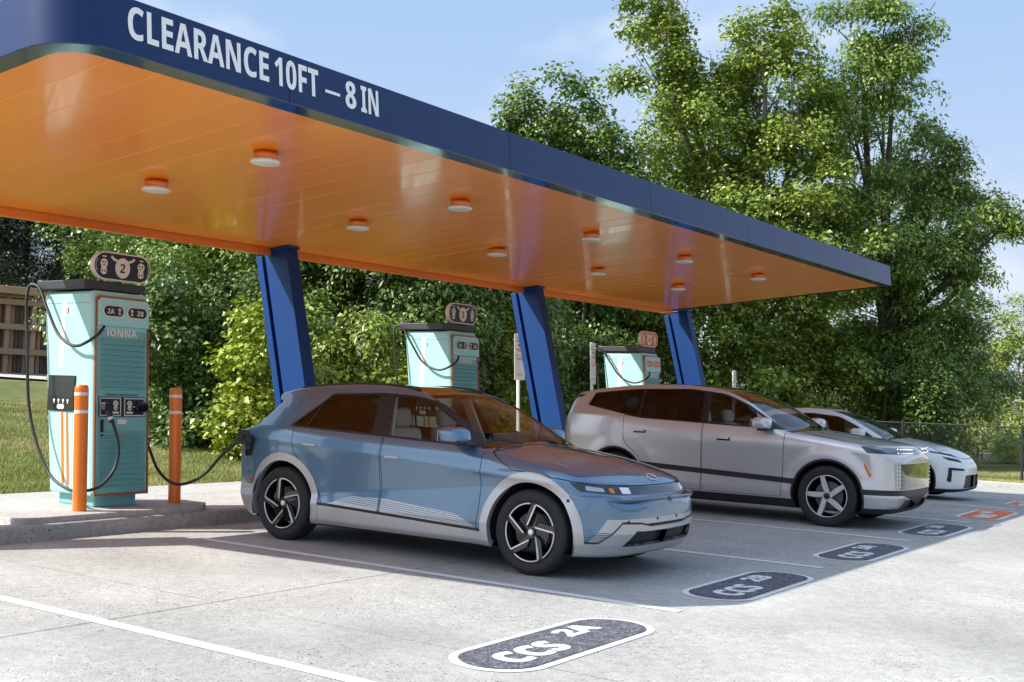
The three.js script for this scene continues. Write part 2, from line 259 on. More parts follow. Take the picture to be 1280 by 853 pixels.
  for (const [word, zA, zB] of words) {
    const ha = (ch) => font.data.glyphs[ch].ha / font.data.resolution, shapesOf = (ch) => font.generateShapes(ch, 1);
    if (word === '—') { part('letter', bx(0.004, 0.024, zA - zB).translate(CW + 0.004, 0.19, (zA + zB) / 2), lm, c); continue; }
    const all = new THREE.ShapeGeometry(font.generateShapes(word, 1)); all.computeBoundingBox(); const x0 = all.boundingBox.min.x, sx = (zA - zB) / (all.boundingBox.max.x - x0), sy = 0.161 / 0.714; let adv = -x0;
    for (const ch of word) { const g = new THREE.ExtrudeGeometry(shapesOf(ch), { depth: 0.002, curveSegments: 8, bevelEnabled: true, bevelSize: 0.006, bevelThickness: 0.001, bevelSegments: 1 }); g.scale(sx, sy, 1).rotateY(Math.PI / 2); part('letter', g, lm, c).position.set(CW + 0.003, 0.112, zA - adv * sx); adv += ha(ch); }
  }
}
// leaning columns
{
  const col = (z) => {
    const o = new THREE.Group(); o.name = 'column'; canopy.add(o);
    const inv = canopy.quaternion.clone().invert(), toLocal = (p) => p.clone().sub(canopy.position).applyQuaternion(inv);
    const pr = (pts, z0, z1) => { const s = poly(pts); const g = extr(s, z1 - z0, 0.006); g.translate(0, 0, z0); g.applyMatrix4(new THREE.Matrix4().makeTranslation(-canopy.position.x, -canopy.position.y, -canopy.position.z)).applyQuaternion(inv); return g; };
    const sl = -0.257, xb = -4.72, X = (off, y) => xb + off + sl * y, yt = (off) => { let y = 3.3; for (let i = 0; i < 5; i++) y = soffitY(X(off, y), z) - 0.004; return y; };
    const quad = (o0, o1, y1) => [[X(o0, 0.14), 0.14], [X(o1, 0.14), 0.14], [X(o1, y1 ?? yt(o1)), y1 ?? yt(o1)], [X(o0, y1 ?? yt(o0)), y1 ?? yt(o0)]];
    const yd = soffitY(K.xr, z) - 0.104;
    part('rear_flange', pr(quad(-0.60, -0.49, yd), z - 0.11, z + 0.11), M.column, o);
    part('web', pr(quad(-0.495, -0.43), z - 0.04, z + 0.04), M.column, o);
    part('front_box', pr(quad(-0.435, -0.02), z - 0.10, z + 0.10), M.column, o);
    part('cap_plate', pr([[X(-0.47, yt(-0.47)), yt(-0.47) - 0.03], [X(0.02, yt(0)), yt(0) - 0.03], [X(0.02, yt(0)), yt(0) + 0.0], [X(-0.47, yt(-0.47)), yt(-0.47) + 0.0]], z - 0.115, z + 0.115), M.column, o);
    part('base_plate', pr([[X(-0.68, 0.15), 0.146], [X(0.1, 0.15), 0.146], [X(0.1, 0.15), 0.17], [X(-0.68, 0.15), 0.17]], z - 0.25, z + 0.25), M.column, o);
  };
  for (let i = -1; i < 3; i++) col(-6.08 - 6.1 * i);
}
// round ceiling lamps under the soffit
for (const [i, z] of [-2.55, -5.48, -8.38, -11.2, -14.13].entries()) for (const x of [-2.34, -3.88]) {
  const y = soffitY(x, z), o = thing('ceiling_lamp', 'round white lamp, ' + ['nearest', 'second', 'third', 'fourth', 'farthest'][i] + ' of the ' + (x > -3 ? 'front' : 'rear') + ' row under the orange soffit', 'ceiling lamp', [x, y - 0.002, z], 0, 'lamps under the canopy');
  part('collar', new THREE.LatheGeometry([[0, 0], [0.112, 0], [0.112, -0.036], [0.104, -0.044], [0.104, -0.062]].map((p) => new THREE.Vector2(p[0], p[1])), 40), M.orange, o);
  part('diffuser', new THREE.LatheGeometry([[0.1, -0.058], [0.118, -0.060], [0.120, -0.072], [0.136, -0.075], [0.138, -0.096], [0.128, -0.102], [0.118, -0.099], [0.1, -0.1], [0, -0.104]].map((p) => new THREE.Vector2(p[0], p[1])), 40), phys([0.88, 0.87, 0.84], 0.3, { clearcoat: 0.5 }), o);
}
// ---------------------------------------------------------------- chargers, pads, bollards, cables, posts
const padMat = std([0.86, 0.85, 0.83], 0.9, { map: concreteTex.map, bumpMap: concreteTex.bump, bumpScale: 0.003 });
const cream = '#e9dfcb', navyInk = '#1b2036', orangeInk = '#e2571d';
function signFace(num, ink) {
  return canvasTex(640, 270, (c, w, h) => {
    c.fillStyle = cream; c.fillRect(0, 0, w, h);
    const pill = (m, f) => { const r = h / 2 - m; c.fillStyle = f; c.beginPath(); c.arc(h / 2, h / 2, r, Math.PI / 2, Math.PI * 1.5); c.arc(w - h / 2, h / 2, r, -Math.PI / 2, Math.PI / 2); c.closePath(); c.fill(); };
    pill(15, ink);
    c.fillStyle = cream; c.beginPath(); c.ellipse(w / 2, h / 2 + 8, 82, 96, 0, 0, 7); c.fill();
    c.strokeStyle = cream; c.lineWidth = 24; c.lineCap = 'round';
    for (const s of [-1, 1]) {
      c.beginPath(); c.moveTo(w / 2 + s * 70, 76); c.quadraticCurveTo(w / 2 + s * 100, 74, w / 2 + s * 122, 48); c.stroke();
      const x = w / 2 + s * 205; c.beginPath(); c.arc(x, 112, 40, 0, 7); c.fill(); c.beginPath(); c.arc(x, 186, 34, 0, 7); c.fill(); c.fillRect(x - 28, 110, 56, 70); c.fillRect(x - 22, 44, 44, 12);
      c.fillStyle = ink; for (const [a, b] of [[-16, 104], [16, 104], [0, 128], [-15, 188], [15, 188]]) { c.beginPath(); c.arc(x + a, b, 9, 0, 7); c.fill(); } c.fillStyle = cream;
      c.save(); c.lineWidth = 5; c.beginPath(); c.arc(w / 2 + s * 185, h / 2, 106, s > 0 ? -0.55 : Math.PI - 0.55, s > 0 ? 0.55 : Math.PI + 0.55); c.stroke(); c.restore();
    }
    c.fillStyle = '#15161c'; c.font = 'bold 118px sans-serif'; c.textAlign = 'center'; c.textBaseline = 'middle'; c.fillText(num, w / 2, h / 2 + 10);
  });
}
function pillFace(text, left, ink) {
  return canvasTex(256, 128, (c, w, h) => {
    c.fillStyle = cream; c.fillRect(0, 0, w, h); c.fillStyle = ink; const r = h / 2 - 13; c.beginPath(); c.arc(h / 2, h / 2, r, Math.PI / 2, Math.PI * 1.5); c.arc(w - h / 2, h / 2, r, -Math.PI / 2, Math.PI / 2); c.closePath(); c.fill();
    c.fillStyle = cream; c.font = 'bold 70px sans-serif'; c.textAlign = 'center'; c.textBaseline = 'middle'; c.fillText(text, left ? 92 : w - 92, h / 2 + 4);
    const x = left ? 196 : 60; c.beginPath(); c.arc(x, 48, 17, 0, 7); c.fill(); c.beginPath(); c.arc(x, 84, 14, 0, 7); c.fill(); c.fillStyle = ink; for (const [a, b] of [[-6, 45], [6, 45], [0, 56], [-5, 85], [5, 85]]) { c.beginPath(); c.arc(x + a, b, 3.6, 0, 7); c.fill(); }
  });
}
const screenFace = canvasTex(256, 224, (c, w, h) => {
  c.fillStyle = '#202127'; c.fillRect(0, 0, w, h); c.fillStyle = '#2c2e35'; c.fillRect(14, 12, w - 28, 120); c.fillStyle = '#e8e6e0';
  for (let i = 0; i < 4; i++) { c.beginPath(); c.arc(66 + i * 44, 156, 9, 0, 7); c.fill(); c.fillRect(62 + i * 44, 156, 8, 20); }
  c.beginPath(); c.arc(112, 196, 15, 0, 7); c.arc(152, 196, 15, 0, 7); c.fill(); c.fillRect(112, 181, 40, 30);
});
const pictoFace = (ink) => canvasTex(512, 200, (c, w, h) => {
  for (const s of [0, 1]) {
    const x0 = s ? 272 : 8; c.fillStyle = '#cfd6d2'; c.fillRect(x0, 8, 232, 184); c.fillStyle = ink; c.fillRect(x0 + 12, 20, 208, 160);
    const x = s ? x0 + 62 : x0 + 172; c.fillStyle = cream; c.beginPath(); c.arc(x, 64, 28, 0, 7); c.fill(); c.beginPath(); c.arc(x, 112, 23, 0, 7); c.fill(); c.fillRect(x - 34, 146, 68, 22);
    c.fillStyle = ink; for (const [a, b] of [[-11, 58], [11, 58], [0, 76], [-9, 113], [9, 113]]) { c.beginPath(); c.arc(x + a, b, 6, 0, 7); c.fill(); }
    if (s) { c.fillStyle = cream; c.fillRect(x0 + 98, 92, 26, 10); c.beginPath(); c.moveTo(x0 + 122, 82); c.lineTo(x0 + 138, 97); c.lineTo(x0 + 122, 112); c.fill(); }
  }
});
const noteFace = canvasTex(512, 40, (c, w, h) => { c.fillStyle = '#6a9a98'; c.fillRect(0, 0, w, h); c.fillStyle = '#22302f'; c.font = 'bold 30px sans-serif'; c.textAlign = 'center'; c.textBaseline = 'middle'; c.fillText('Charge 1 car at the same time', w / 2, h / 2); });
const printMat = (t, r = 0.45) => std([0.9, 0.9, 0.9], r, { map: t });
const fx = (y) => 0.497 - 0.0735 * y;
const FRONT = new THREE.Matrix4().makeBasis(V3(0, 0, -1), V3(-0.0735, 1, 0), V3(1, 0.0735, 0));
const onFront = (g, u, y, out) => g.applyMatrix4(FRONT).translate(fx(0) + out - 0.0735 * y, y, -u);
const face2 = (w, h) => new THREE.PlaneGeometry(w, h);
const pillGeo = (w, h, d) => uvPlane(extr(stadium(w, h), d, 0.004, 14), (x, y) => [x / w + 0.5, y / h + 0.5]);
function charger(z, num, ink, label) {
  const c = thing('ev_charger', label, 'charger', [-5.30, 0.21 + lotY(0, z), z], 0, 'mint green chargers on the island');
  const body = new THREE.Shape([[-0.27, 0.12], [0.45, 0.12], [0.487, 0.16], [fx(2.14), 2.14], [0.29, 2.27], [-0.50, 2.27], [-0.555, 2.21]].map((p) => new THREE.Vector2(...p)));
  part('cabinet', extr(body, 0.62, 0.04, 8).translate(0, 0, -0.31), M.mint, c);
  part('plinth', rbox(0.62, 0.16, 0.52, 0.02, 0.09, 0.075, 0), M.mintDark, c);
  // front door with louvres
  part('front_panel', onFront(extr(poly([[-0.30, 0.16], [0.30, 0.16], [0.30, 1.86], [-0.30, 1.86]]), 0.012, 0.003), 0, 0, -0.006), M.mintDark, c);
  const fr = poly([[-0.335, 0.125], [0.335, 0.125], [0.335, 2.18], [0.29, 2.22], [-0.29, 2.22], [-0.335, 2.18]]); fr.holes.push(new THREE.Path([[-0.318, 0.145], [-0.318, 2.17], [-0.285, 2.2], [0.285, 2.2], [0.318, 2.17], [0.318, 0.145]].map((p) => new THREE.Vector2(...p))));
  part('trim', onFront(extr(fr, 0.014, 0.002), 0, 0, -0.003), M.copper, c);
  const slat = (() => { const s = poly([[-0.002, 0.002], [0.036, 0.004], [0.038, 0.012], [-0.002, 0.036]]); return extr(s, 0.54).translate(0, 0, -0.27); })();
  for (let i = 0; i < 10; i++) { const y = 1.235 + i * 0.056; part('louvre', slat, M.mintDark, c).position.set(fx(y) + 0.004, y, 0); }
  for (let i = 0; i < 11; i++) { const y = 0.20 + i * 0.056; part('louvre', slat, M.mintDark, c).position.set(fx(y) + 0.004, y, 0); }
  part('header', onFront(extr(poly([[-0.312, 1.90], [0.312, 1.90], [0.312, 2.16], [0.28, 2.195], [-0.28, 2.195], [-0.312, 2.16]]), 0.05, 0.008), 0, 0, -0.012), M.mint, c);
  const inkHex = ink;
  part('bay_label', onFront(pillGeo(0.265, 0.135, 0.008), -0.148, 2.06, 0.05), printMat(pillFace(num + 'A', true, inkHex)), c);
  part('bay_label', onFront(pillGeo(0.265, 0.135, 0.008), 0.148, 2.06, 0.05), printMat(pillFace(num + 'B', false, inkHex)), c);
  const t = font.generateShapes('iONNA', 0.085), tg = new THREE.ExtrudeGeometry(t, { depth: 0.006, bevelEnabled: false, curveSegments: 5 }); tg.scale(0.98, 0.95, 1); part('lettering', onFront(tg, -0.20, 1.795, 0.008), std([0.78, 0.74, 0.66], 0.5), c);
  part('picto_panel', onFront(uvPlane(extr(poly([[-0.29, -0.105], [0.29, -0.105], [0.29, 0.105], [-0.29, 0.105]]), 0.008, 0.004), (x, y) => [x / 0.58 + 0.5, y / 0.21 + 0.5]), 0, 1.05, 0.006), printMat(pictoFace('#16181f')), c);
  part('notice', onFront(face2(0.42, 0.034), 0.0, 1.178, 0.010), printMat(noteFace), c);
  part('holster', onFront(extr(stadium(0.16, 0.11), 0.03, 0.006), 0.235, 1.05, 0.01), M.gloss, c);
  part('door_handle', onFront(rbox(0.035, 0.17, 0.02, 0.008), -0.25, 0.83, 0.016), M.black, c);
  part('sticker', onFront(pillGeo(0.12, 0.055, 0.002), 0.0, 0.895, 0.008), std([0.75, 0.71, 0.62], 0.6), c);
  part('lock', onFront(rbox(0.03, 0.05, 0.012, 0.004), 0.03, 0.765, 0.012), M.orange, c);
  // side screen, stripes and vertical print on the sunny side
  const side = (g, x, y, o = 0.352) => g.translate(x, y, o);
  part('screen', side(uvPlane(extr(poly([[-0.235, -0.19], [0.235, -0.19], [0.235, 0.19], [-0.235, 0.19]]), 0.01, 0.004), (x, y) => [x / 0.47 + 0.5, y / 0.38 + 0.5]), -0.13, 1.175), phys([0.9, 0.9, 0.9], 0.2, { map: screenFace, clearcoat: 0.6, clearcoatRoughness: 0.1 }), c);
  for (const dx of [-0.055, 0.035]) { const g = bar([-0.055 + dx, 0.97, 0], [0.03 + dx, 0.22, 0], 0.035, 0.006); part('stripe', g.translate(0, 0, 0.3525), M.bollard, c); }
  part('side_print', side(rbox(0.075, 0.72, 0.004, 0.001), -0.17, 1.80), std([0.86, 0.85, 0.82], 0.5), c);
  part('side_mark', side(rbox(0.016, 0.06, 0.006, 0.001), -0.10, 2.06, 0.3525), std([0.6, 0.08, 0.03], 0.5), c);
  part('seam', side(bx(0.8, 0.006, 0.004), -0.1, 2.14, 0.3515), M.mintDark, c);
  part('cable_tray', merge([rbox(0.86, 0.10, 0.76, 0.012, -0.19, 2.335, 0.02), rbox(0.1, 0.13, 0.1, 0.02, -0.60, 2.335, 0.34), rbox(0.1, 0.13, 0.1, 0.02, -0.60, 2.335, -0.34)]), M.dark, c);
  // number board
  part('board_post', rbox(0.03, 0.16, 0.05, 0.005, 0.22, 2.40, -0.03), M.dark, c);
  const b = part('number_board', uvPlane(extr(stadium(0.73, 0.308), 0.05, 0.006, 20), (x, y) => [x / 0.73 + 0.5, y / 0.308 + 0.5]).rotateY(Math.PI / 2).translate(0.215, 2.55, -0.03), printMat(signFace(num, ink)), c);
  return c;
}
const PLUMB = new THREE.Quaternion().setFromUnitVectors(V3(0, 1, 0), V3(-0.03, 1, 0.0208).normalize());
const cableMat = std([0.016, 0.017, 0.018], 0.5);
const chargerZ = [-3.02, -3.02 - 6.1, -3.02 - 12.2];
charger(chargerZ[0], '2', navyInk, 'mint green charger nearest the camera with dark board numbered 2');
charger(chargerZ[1], '3', navyInk, 'mint green charger behind the blue car with dark board numbered 3');
charger(chargerZ[2], '4', orangeInk, 'mint green charger behind the silver car with orange board numbered 4');
chargerZ.forEach((z, i) => {
  const which = ['first', 'second', 'third'][i];
  const pad = thing('charger_pad', ['low concrete pad carrying the orange bollards and the nearest charger', 'low concrete pad under the charger behind the blue car', 'low concrete pad under the charger behind the silver SUV'][i], 'concrete pad', [-5.4, 0.146 + lotY(0, z), z + 0.2], 0, 'concrete charger pads');
  const s = poly([[0.92, 1.2], [0.96, 1.16], [0.96, -0.98], [0.70, -1.25], [-0.95, -1.25], [-0.95, 1.2]]);
  part('slab', uvXZ(extr(poly([[0.92, -1.2], [0.96, -1.16], [0.96, 0.98], [0.70, 1.25], [-0.95, 1.25], [-0.95, -1.2]]), 0.05, 0.012).rotateX(-Math.PI / 2).translate(0, 0.0, 0)), padMat, pad);
  // hoses: one each side, looping from the header over the tray end and down to the front
  const P = (x, y, zz) => V3(x, y + lotY(0, z), z + zz);
  const a = [P(-4.83, 2.10, 0.30), P(-4.80, 2.02, 0.38), P(-4.90, 1.93, 0.44), P(-5.09, 1.885, 0.45), P(-5.38, 1.99, 0.45), P(-5.63, 2.28, 0.45), P(-5.83, 2.53, 0.45), P(-5.93, 2.54, 0.48), P(-5.93, 2.40, 0.51), P(-5.86, 1.99, 0.52), P(-5.72, 1.13, 0.52), P(-5.34, 0.56, 0.52), P(-5.04, 0.42, 0.52), P(-4.78, 0.40, 0.52), P(-4.68, 0.44, 0.38), P(-4.66, 0.62, 0.21), P(-4.69, 0.85, 0.15), P(-4.72, 1.02, 0.18), P(-4.735, 1.12, 0.21)];
  const h = thing('charging_cable', ['black charging cable looping down the sunny side of the nearest charger', 'black charging cable on the sunny side of the charger behind the blue car', 'black charging cable on the sunny side of the charger behind the silver SUV'][i], 'cable', [0, 0, 0], 0, 'charging cables');
  part('hose', tube(a, 0.0165, 180, 10), cableMat, h);
  const hd = part('plug', merge([rod([-4.735, 1.10 + lotY(0, z), z + 0.21], [-4.755, 1.24 + lotY(0, z), z + 0.255], 0.026, 0.034, 14), rbox(0.09, 0.085, 0.07, 0.015, -4.785, 1.265 + lotY(0, z), z + 0.265)]), M.black, h);
  part('plug_collar', rod([-4.738, 1.135 + lotY(0, z), z + 0.222], [-4.742, 1.165 + lotY(0, z), z + 0.232], 0.031, 0.033, 14), M.steel, h);
  if (i) {
    const b = [P(-4.83, 2.10, -0.27), P(-4.80, 2.0, -0.36), P(-4.95, 1.9, -0.46), P(-5.2, 1.9, -0.47), P(-5.6, 2.2, -0.47), P(-5.85, 2.5, -0.46), P(-5.93, 2.50, -0.5), P(-5.8, 1.6, -0.5), P(-5.4, 0.5, -0.5), P(-4.8, 0.4, -0.5), P(-4.68, 0.5, -0.34), P(-4.7, 0.9, -0.22), P(-4.76, 1.2, -0.22)];
    const h2 = thing('charging_cable', ['', 'black charging cable on the shaded side of the charger behind the blue car', 'black charging cable on the shaded side of the charger behind the silver SUV'][i], 'cable', [0, 0, 0], 0, 'charging cables');
    part('hose', tube(b, 0.0165, 140, 10), cableMat, h2);
  }
});
{ // the cable in use: charger 2 to the blue car
  const h = thing('charging_cable', 'black charging cable plugged into the rear corner of the blue car', 'cable', [0, 0, 0], 0, 'charging cables');
  part('hose', tube([[-4.83, 2.10, -3.28], [-4.82, 1.98, -3.38], [-4.95, 1.9, -3.47], [-5.2, 1.88, -3.5], [-5.6, 2.2, -3.5], [-5.85, 2.5, -3.5], [-5.93, 2.5, -3.54], [-5.8, 2.0, -3.56], [-5.5, 1.4, -3.54], [-5.12, 0.93, -3.52], [-4.8, 0.55, -3.5], [-4.5, 0.45, -3.5], [-4.14, 0.56, -3.52], [-3.88, 0.80, -3.56], [-3.74, 0.925, -3.6], [-3.63, 0.985, -3.62]], 0.0165, 180, 10), cableMat, h);
}
for (const [x, z, l] of [[-4.72, -2.47, 'orange bollard with two white bands in front of the charger screen side'], [-4.86, -3.76, 'orange bollard with two white bands between the charger and the blue car']]) {
  const o = thing('bollard', l, 'bollard', [x, 0.205, z], 0, 'orange bollards by the charger'); o.quaternion.copy(PLUMB);
  part('post', new THREE.LatheGeometry([[0, 0], [0.068, 0], [0.068, 1.23], [0.064, 1.262], [0.05, 1.278], [0, 1.282]].map((p) => new THREE.Vector2(...p)), 32), M.bollard, o);
  for (const y of [1.185, 1.005]) part('band', new THREE.CylinderGeometry(0.0688, 0.0688, 0.032, 32, 1, true).translate(0, y, 0), M.white, o);
}
// parking sign posts on the grass edge
const signPrint = canvasTex(128, 512, (c, w, h) => {
  c.fillStyle = '#e9e5dd'; c.fillRect(0, 0, w, h); c.fillStyle = '#8c8a86'; c.fillRect(18, 40, 92, 9); c.fillStyle = '#c9542c'; c.fillRect(24, 70, 80, 16); c.beginPath(); c.arc(64, 124, 22, 0, 7); c.fill(); c.fillRect(20, 165, 88, 12); c.fillRect(34, 186, 60, 9);
  c.fillStyle = '#c9542c'; c.fillRect(0, 232, w, 6); c.fillRect(20, 262, 88, 10); c.fillRect(30, 282, 68, 8); c.fillStyle = '#9c9a96'; c.fillRect(24, 440, 80, 7); c.fillRect(34, 455, 60, 7);
});
for (const [x, z, top, w, l] of [[-7.3, -14.15, 2.80, 0.36, 'white sign post with tall notice panel left of the middle column'], [-7.3, -17.05, 2.80, 0.22, 'white sign post with narrow notice panel beside the charger numbered 4'], [-7.3, -24.85, 2.5, 0.2, 'short white sign post right of the far column'], [-7.3, -8.1, 2.62, 0.2, 'white sign post half hidden behind the near column']]) {
  const y0 = landY(x - 0.6, z) - 0.05, o = thing('sign_post', l, 'sign post', [x, y0, z], 0, 'parking sign posts'); o.quaternion.copy(PLUMB);
  part('post', rbox(0.055, top - y0, 0.055, 0.008, 0, (top - y0) / 2, 0), M.white, o);
  part('notice_panel', uvPlane(rbox(0.012, 0.92, w, 0.004, 0.036, top - y0 - 0.47, 0), (x2, y2, z2) => [0.5 - z2 / w, (y2 - (top - y0 - 0.93)) / 0.92]), printMat(signPrint, 0.5), o);
}
// ---------------------------------------------------------------- car bodies: a smooth implicit shell, meshed once and cut into panels along real outlines
const smax = (a, b, k) => { const h = Math.max(k - Math.abs(a - b), 0); return Math.max(a, b) + h * h / (4 * k); };
const pwS = (nodes, x, r) => (pw(nodes, x - r) + pw(nodes, x - r * 0.5) + pw(nodes, x) + pw(nodes, x + r * 0.5) + pw(nodes, x + r)) / 5;
function table(nodes, r, a, b, n = 600) { const t = new Float32Array(n + 1); for (let i = 0; i <= n; i++) t[i] = pwS(nodes, a + (b - a) * i / n, r); const k = n / (b - a); return (x) => { const q = clamp((x - a) * k, 0, n - 1e-6), i = q | 0; return t[i] + (t[i + 1] - t[i]) * (q - i); }; }
function shellMesh(f, [x0, x1], [y0, y1], z1, h) { // surface nets over the half z >= 0, mirrored
  const nx = Math.ceil((x1 - x0) / h) + 1, ny = Math.ceil((y1 - y0) / h) + 1, nz = Math.ceil(z1 / h) + 2, zo = -h * 0.5; // first sample plane at z = -h/2
  const val = new Float32Array(nx * ny * nz), at = (i, j, k) => (k * ny + j) * nx + i;
  for (let k = 1; k < nz; k++) for (let j = 0; j < ny; j++) for (let i = 0; i < nx; i++) val[at(i, j, k)] = f(x0 + i * h, y0 + j * h, zo + k * h);
  for (let j = 0; j < ny; j++) for (let i = 0; i < nx; i++) val[at(i, j, 0)] = val[at(i, j, 1)];
  const vid = new Int32Array(nx * ny * nz).fill(-1), pos = [];
  for (let k = 0; k + 1 < nz; k++) for (let j = 0; j + 1 < ny; j++) for (let i = 0; i + 1 < nx; i++) {
    let m = 0, px = 0, py = 0, pz = 0; const c = [];
    for (let q = 0; q < 8; q++) { c[q] = val[at(i + (q & 1), j + ((q >> 1) & 1), k + (q >> 2))]; if (c[q] < 0) m |= 1 << q; }
    if (m === 0 || m === 255) continue;
    let n = 0;
    for (const [a, b] of NETS) { if (((m >> a) & 1) === ((m >> b) & 1)) continue; const t = c[a] / (c[a] - c[b]); px += (a & 1) + ((b & 1) - (a & 1)) * t; py += ((a >> 1) & 1) + (((b >> 1) & 1) - ((a >> 1) & 1)) * t; pz += (a >> 2) + ((b >> 2) - (a >> 2)) * t; n++; }
    vid[at(i, j, k)] = pos.length / 3; pos.push(x0 + (i + px / n) * h, y0 + (j + py / n) * h, k === 0 ? 0 : zo + (k + pz / n) * h);
  }
  const idx = [], quad = (a, b, c, d, flip) => { if (a < 0 || b < 0 || c < 0 || d < 0) return; flip ? idx.push(a, c, b, b, c, d) : idx.push(a, b, c, b, d, c); };
  for (let k = 0; k + 1 < nz; k++) for (let j = 0; j + 1 < ny; j++) for (let i = 0; i + 1 < nx; i++) {
    const v = val[at(i, j, k)] < 0;
    if (i && j && v !== (val[at(i, j, k + 1)] < 0) && k > 0) quad(vid[at(i - 1, j - 1, k)], vid[at(i, j - 1, k)], vid[at(i - 1, j, k)], vid[at(i, j, k)], !v);
    if (i && k && v !== (val[at(i, j + 1, k)] < 0)) quad(vid[at(i - 1, j, k - 1)], vid[at(i - 1, j, k)], vid[at(i, j, k - 1)], vid[at(i, j, k)], !v);
    if (j && k && v !== (val[at(i + 1, j, k)] < 0)) quad(vid[at(i, j - 1, k - 1)], vid[at(i, j, k - 1)], vid[at(i, j - 1, k)], vid[at(i, j, k)], !v);
  }
  const n = pos.length / 3, P = new Float32Array(pos), N = new Float32Array(n * 3), e = 0.0015;
  const grad = (x, y, z) => [f(x + e, y, z) - f(x - e, y, z), f(x, y + e, z) - f(x, y - e, z), f(x, y, Math.abs(z + e)) - f(x, y, Math.abs(z - e))].map((q) => q / (2 * e));
  for (let i = 0; i < n; i++) {
    let x = P[i * 3], y = P[i * 3 + 1], z = P[i * 3 + 2]; const mid = z === 0;
    for (let s = 0; s < 3; s++) { const d = f(x, y, Math.abs(z)), g = grad(x, y, z), q = clamp(d / Math.max(0.2, g[0] * g[0] + g[1] * g[1] + g[2] * g[2]), -h * 0.7, h * 0.7); x -= g[0] * q; y -= g[1] * q; if (!mid) z -= g[2] * q; }
    P[i * 3] = x; P[i * 3 + 1] = y; P[i * 3 + 2] = mid ? 0 : Math.max(z, 0.0005);
    const E2 = 0.005, gx = f(x + E2, y, z) - f(x - E2, y, z), gy = f(x, y + E2, z) - f(x, y - E2, z), gz = mid ? 0 : f(x, y, Math.abs(z + E2)) - f(x, y, Math.abs(z - E2)), l = Math.hypot(gx, gy, gz) || 1;
    N[i * 3] = gx / l; N[i * 3 + 1] = gy / l; N[i * 3 + 2] = gz / l;
  }
  return { P: Array.from(P), N: Array.from(N), I: idx };
}
const NETS = [[0, 1], [2, 3], [4, 5], [6, 7], [0, 2], [1, 3], [4, 6], [5, 7], [0, 4], [1, 5], [2, 6], [3, 7]];
// cut a mesh where field d changes sign: returns [d < 0, d >= 0]
function cut(m, d) {
  const n = m.P.length / 3, v = new Float64Array(n);
  for (let i = 0; i < n; i++) { v[i] = d(m.P[i * 3], m.P[i * 3 + 1], m.P[i * 3 + 2], m.N[i * 3], m.N[i * 3 + 1], m.N[i * 3 + 2]); if (v[i] === 0) v[i] = 1e-9; }
  const out = [0, 1].map(() => ({ P: [], N: [], I: [], map: new Map() }));
  const put = (o, key, p, q) => { let k = o.map.get(key); if (k === undefined) { k = o.P.length / 3; o.map.set(key, k); o.P.push(p[0], p[1], p[2]); o.N.push(q[0], q[1], q[2]); } return k; };
  const own = (o, i) => put(o, i, [m.P[i * 3], m.P[i * 3 + 1], m.P[i * 3 + 2]], [m.N[i * 3], m.N[i * 3 + 1], m.N[i * 3 + 2]]);
  const mid = (o, a, b) => { if (a > b) [a, b] = [b, a]; const t = v[a] / (v[a] - v[b]), L = (A, k) => A[a * 3 + k] + (A[b * 3 + k] - A[a * 3 + k]) * t; return put(o, n + a * n + b, [L(m.P, 0), L(m.P, 1), L(m.P, 2)], [L(m.N, 0), L(m.N, 1), L(m.N, 2)]); };
  for (let t = 0; t < m.I.length; t += 3) {
    const T = [m.I[t], m.I[t + 1], m.I[t + 2]], s = T.map((i) => v[i] < 0), c = s[0] + s[1] + s[2];
    if (c === 0 || c === 3) { const o = out[c ? 0 : 1]; o.I.push(own(o, T[0]), own(o, T[1]), own(o, T[2])); continue; }
    const odd = c === 1, q = s.findIndex((x) => x === odd), a = T[q], b = T[(q + 1) % 3], e = T[(q + 2) % 3], one = out[odd ? 0 : 1], two = out[odd ? 1 : 0];
    one.I.push(own(one, a), mid(one, a, b), mid(one, a, e));
    const ab = mid(two, a, b), ae = mid(two, a, e), B = own(two, b), E = own(two, e); two.I.push(ab, B, ae, B, E, ae);
  }
  return out;
}
// signed distance to a closed polygon, negative inside
function polyD(pts) {
  return (x, y) => {
    let d = 1e9, inside = false;
    for (let i = 0, j = pts.length - 1; i < pts.length; j = i++) {
      const [ax, ay] = pts[i], [bx2, by] = pts[j], ex = bx2 - ax, ey = by - ay, wx = x - ax, wy = y - ay, t = clamp((wx * ex + wy * ey) / (ex * ex + ey * ey), 0, 1), qx = wx - ex * t, qy = wy - ey * t; d = Math.min(d, qx * qx + qy * qy);
      if ((ay > y) !== (by > y) && x < (bx2 - ax) * (y - ay) / (by - ay) + ax) inside = !inside;
    }
    return Math.sqrt(d) * (inside ? -1 : 1);
  };
}
function rounded(pts, r, n = 4) { // round the corners of a closed outline
  const out = [], m = pts.length;
  for (let i = 0; i < m; i++) { const p = pts[i], a = pts[(i + m - 1) % m], b = pts[(i + 1) % m], la = Math.hypot(a[0] - p[0], a[1] - p[1]), lb = Math.hypot(b[0] - p[0], b[1] - p[1]), q = Math.min(p[2] ?? r, la * 0.45, lb * 0.45), A = [p[0] + (a[0] - p[0]) * q / la, p[1] + (a[1] - p[1]) * q / la], B = [p[0] + (b[0] - p[0]) * q / lb, p[1] + (b[1] - p[1]) * q / lb]; for (let k = 0; k <= n; k++) { const t = k / n; out.push([lerp(lerp(A[0], p[0], t), lerp(p[0], B[0], t), t), lerp(lerp(A[1], p[1], t), lerp(p[1], B[1], t), t)]); } }
  return out;
}
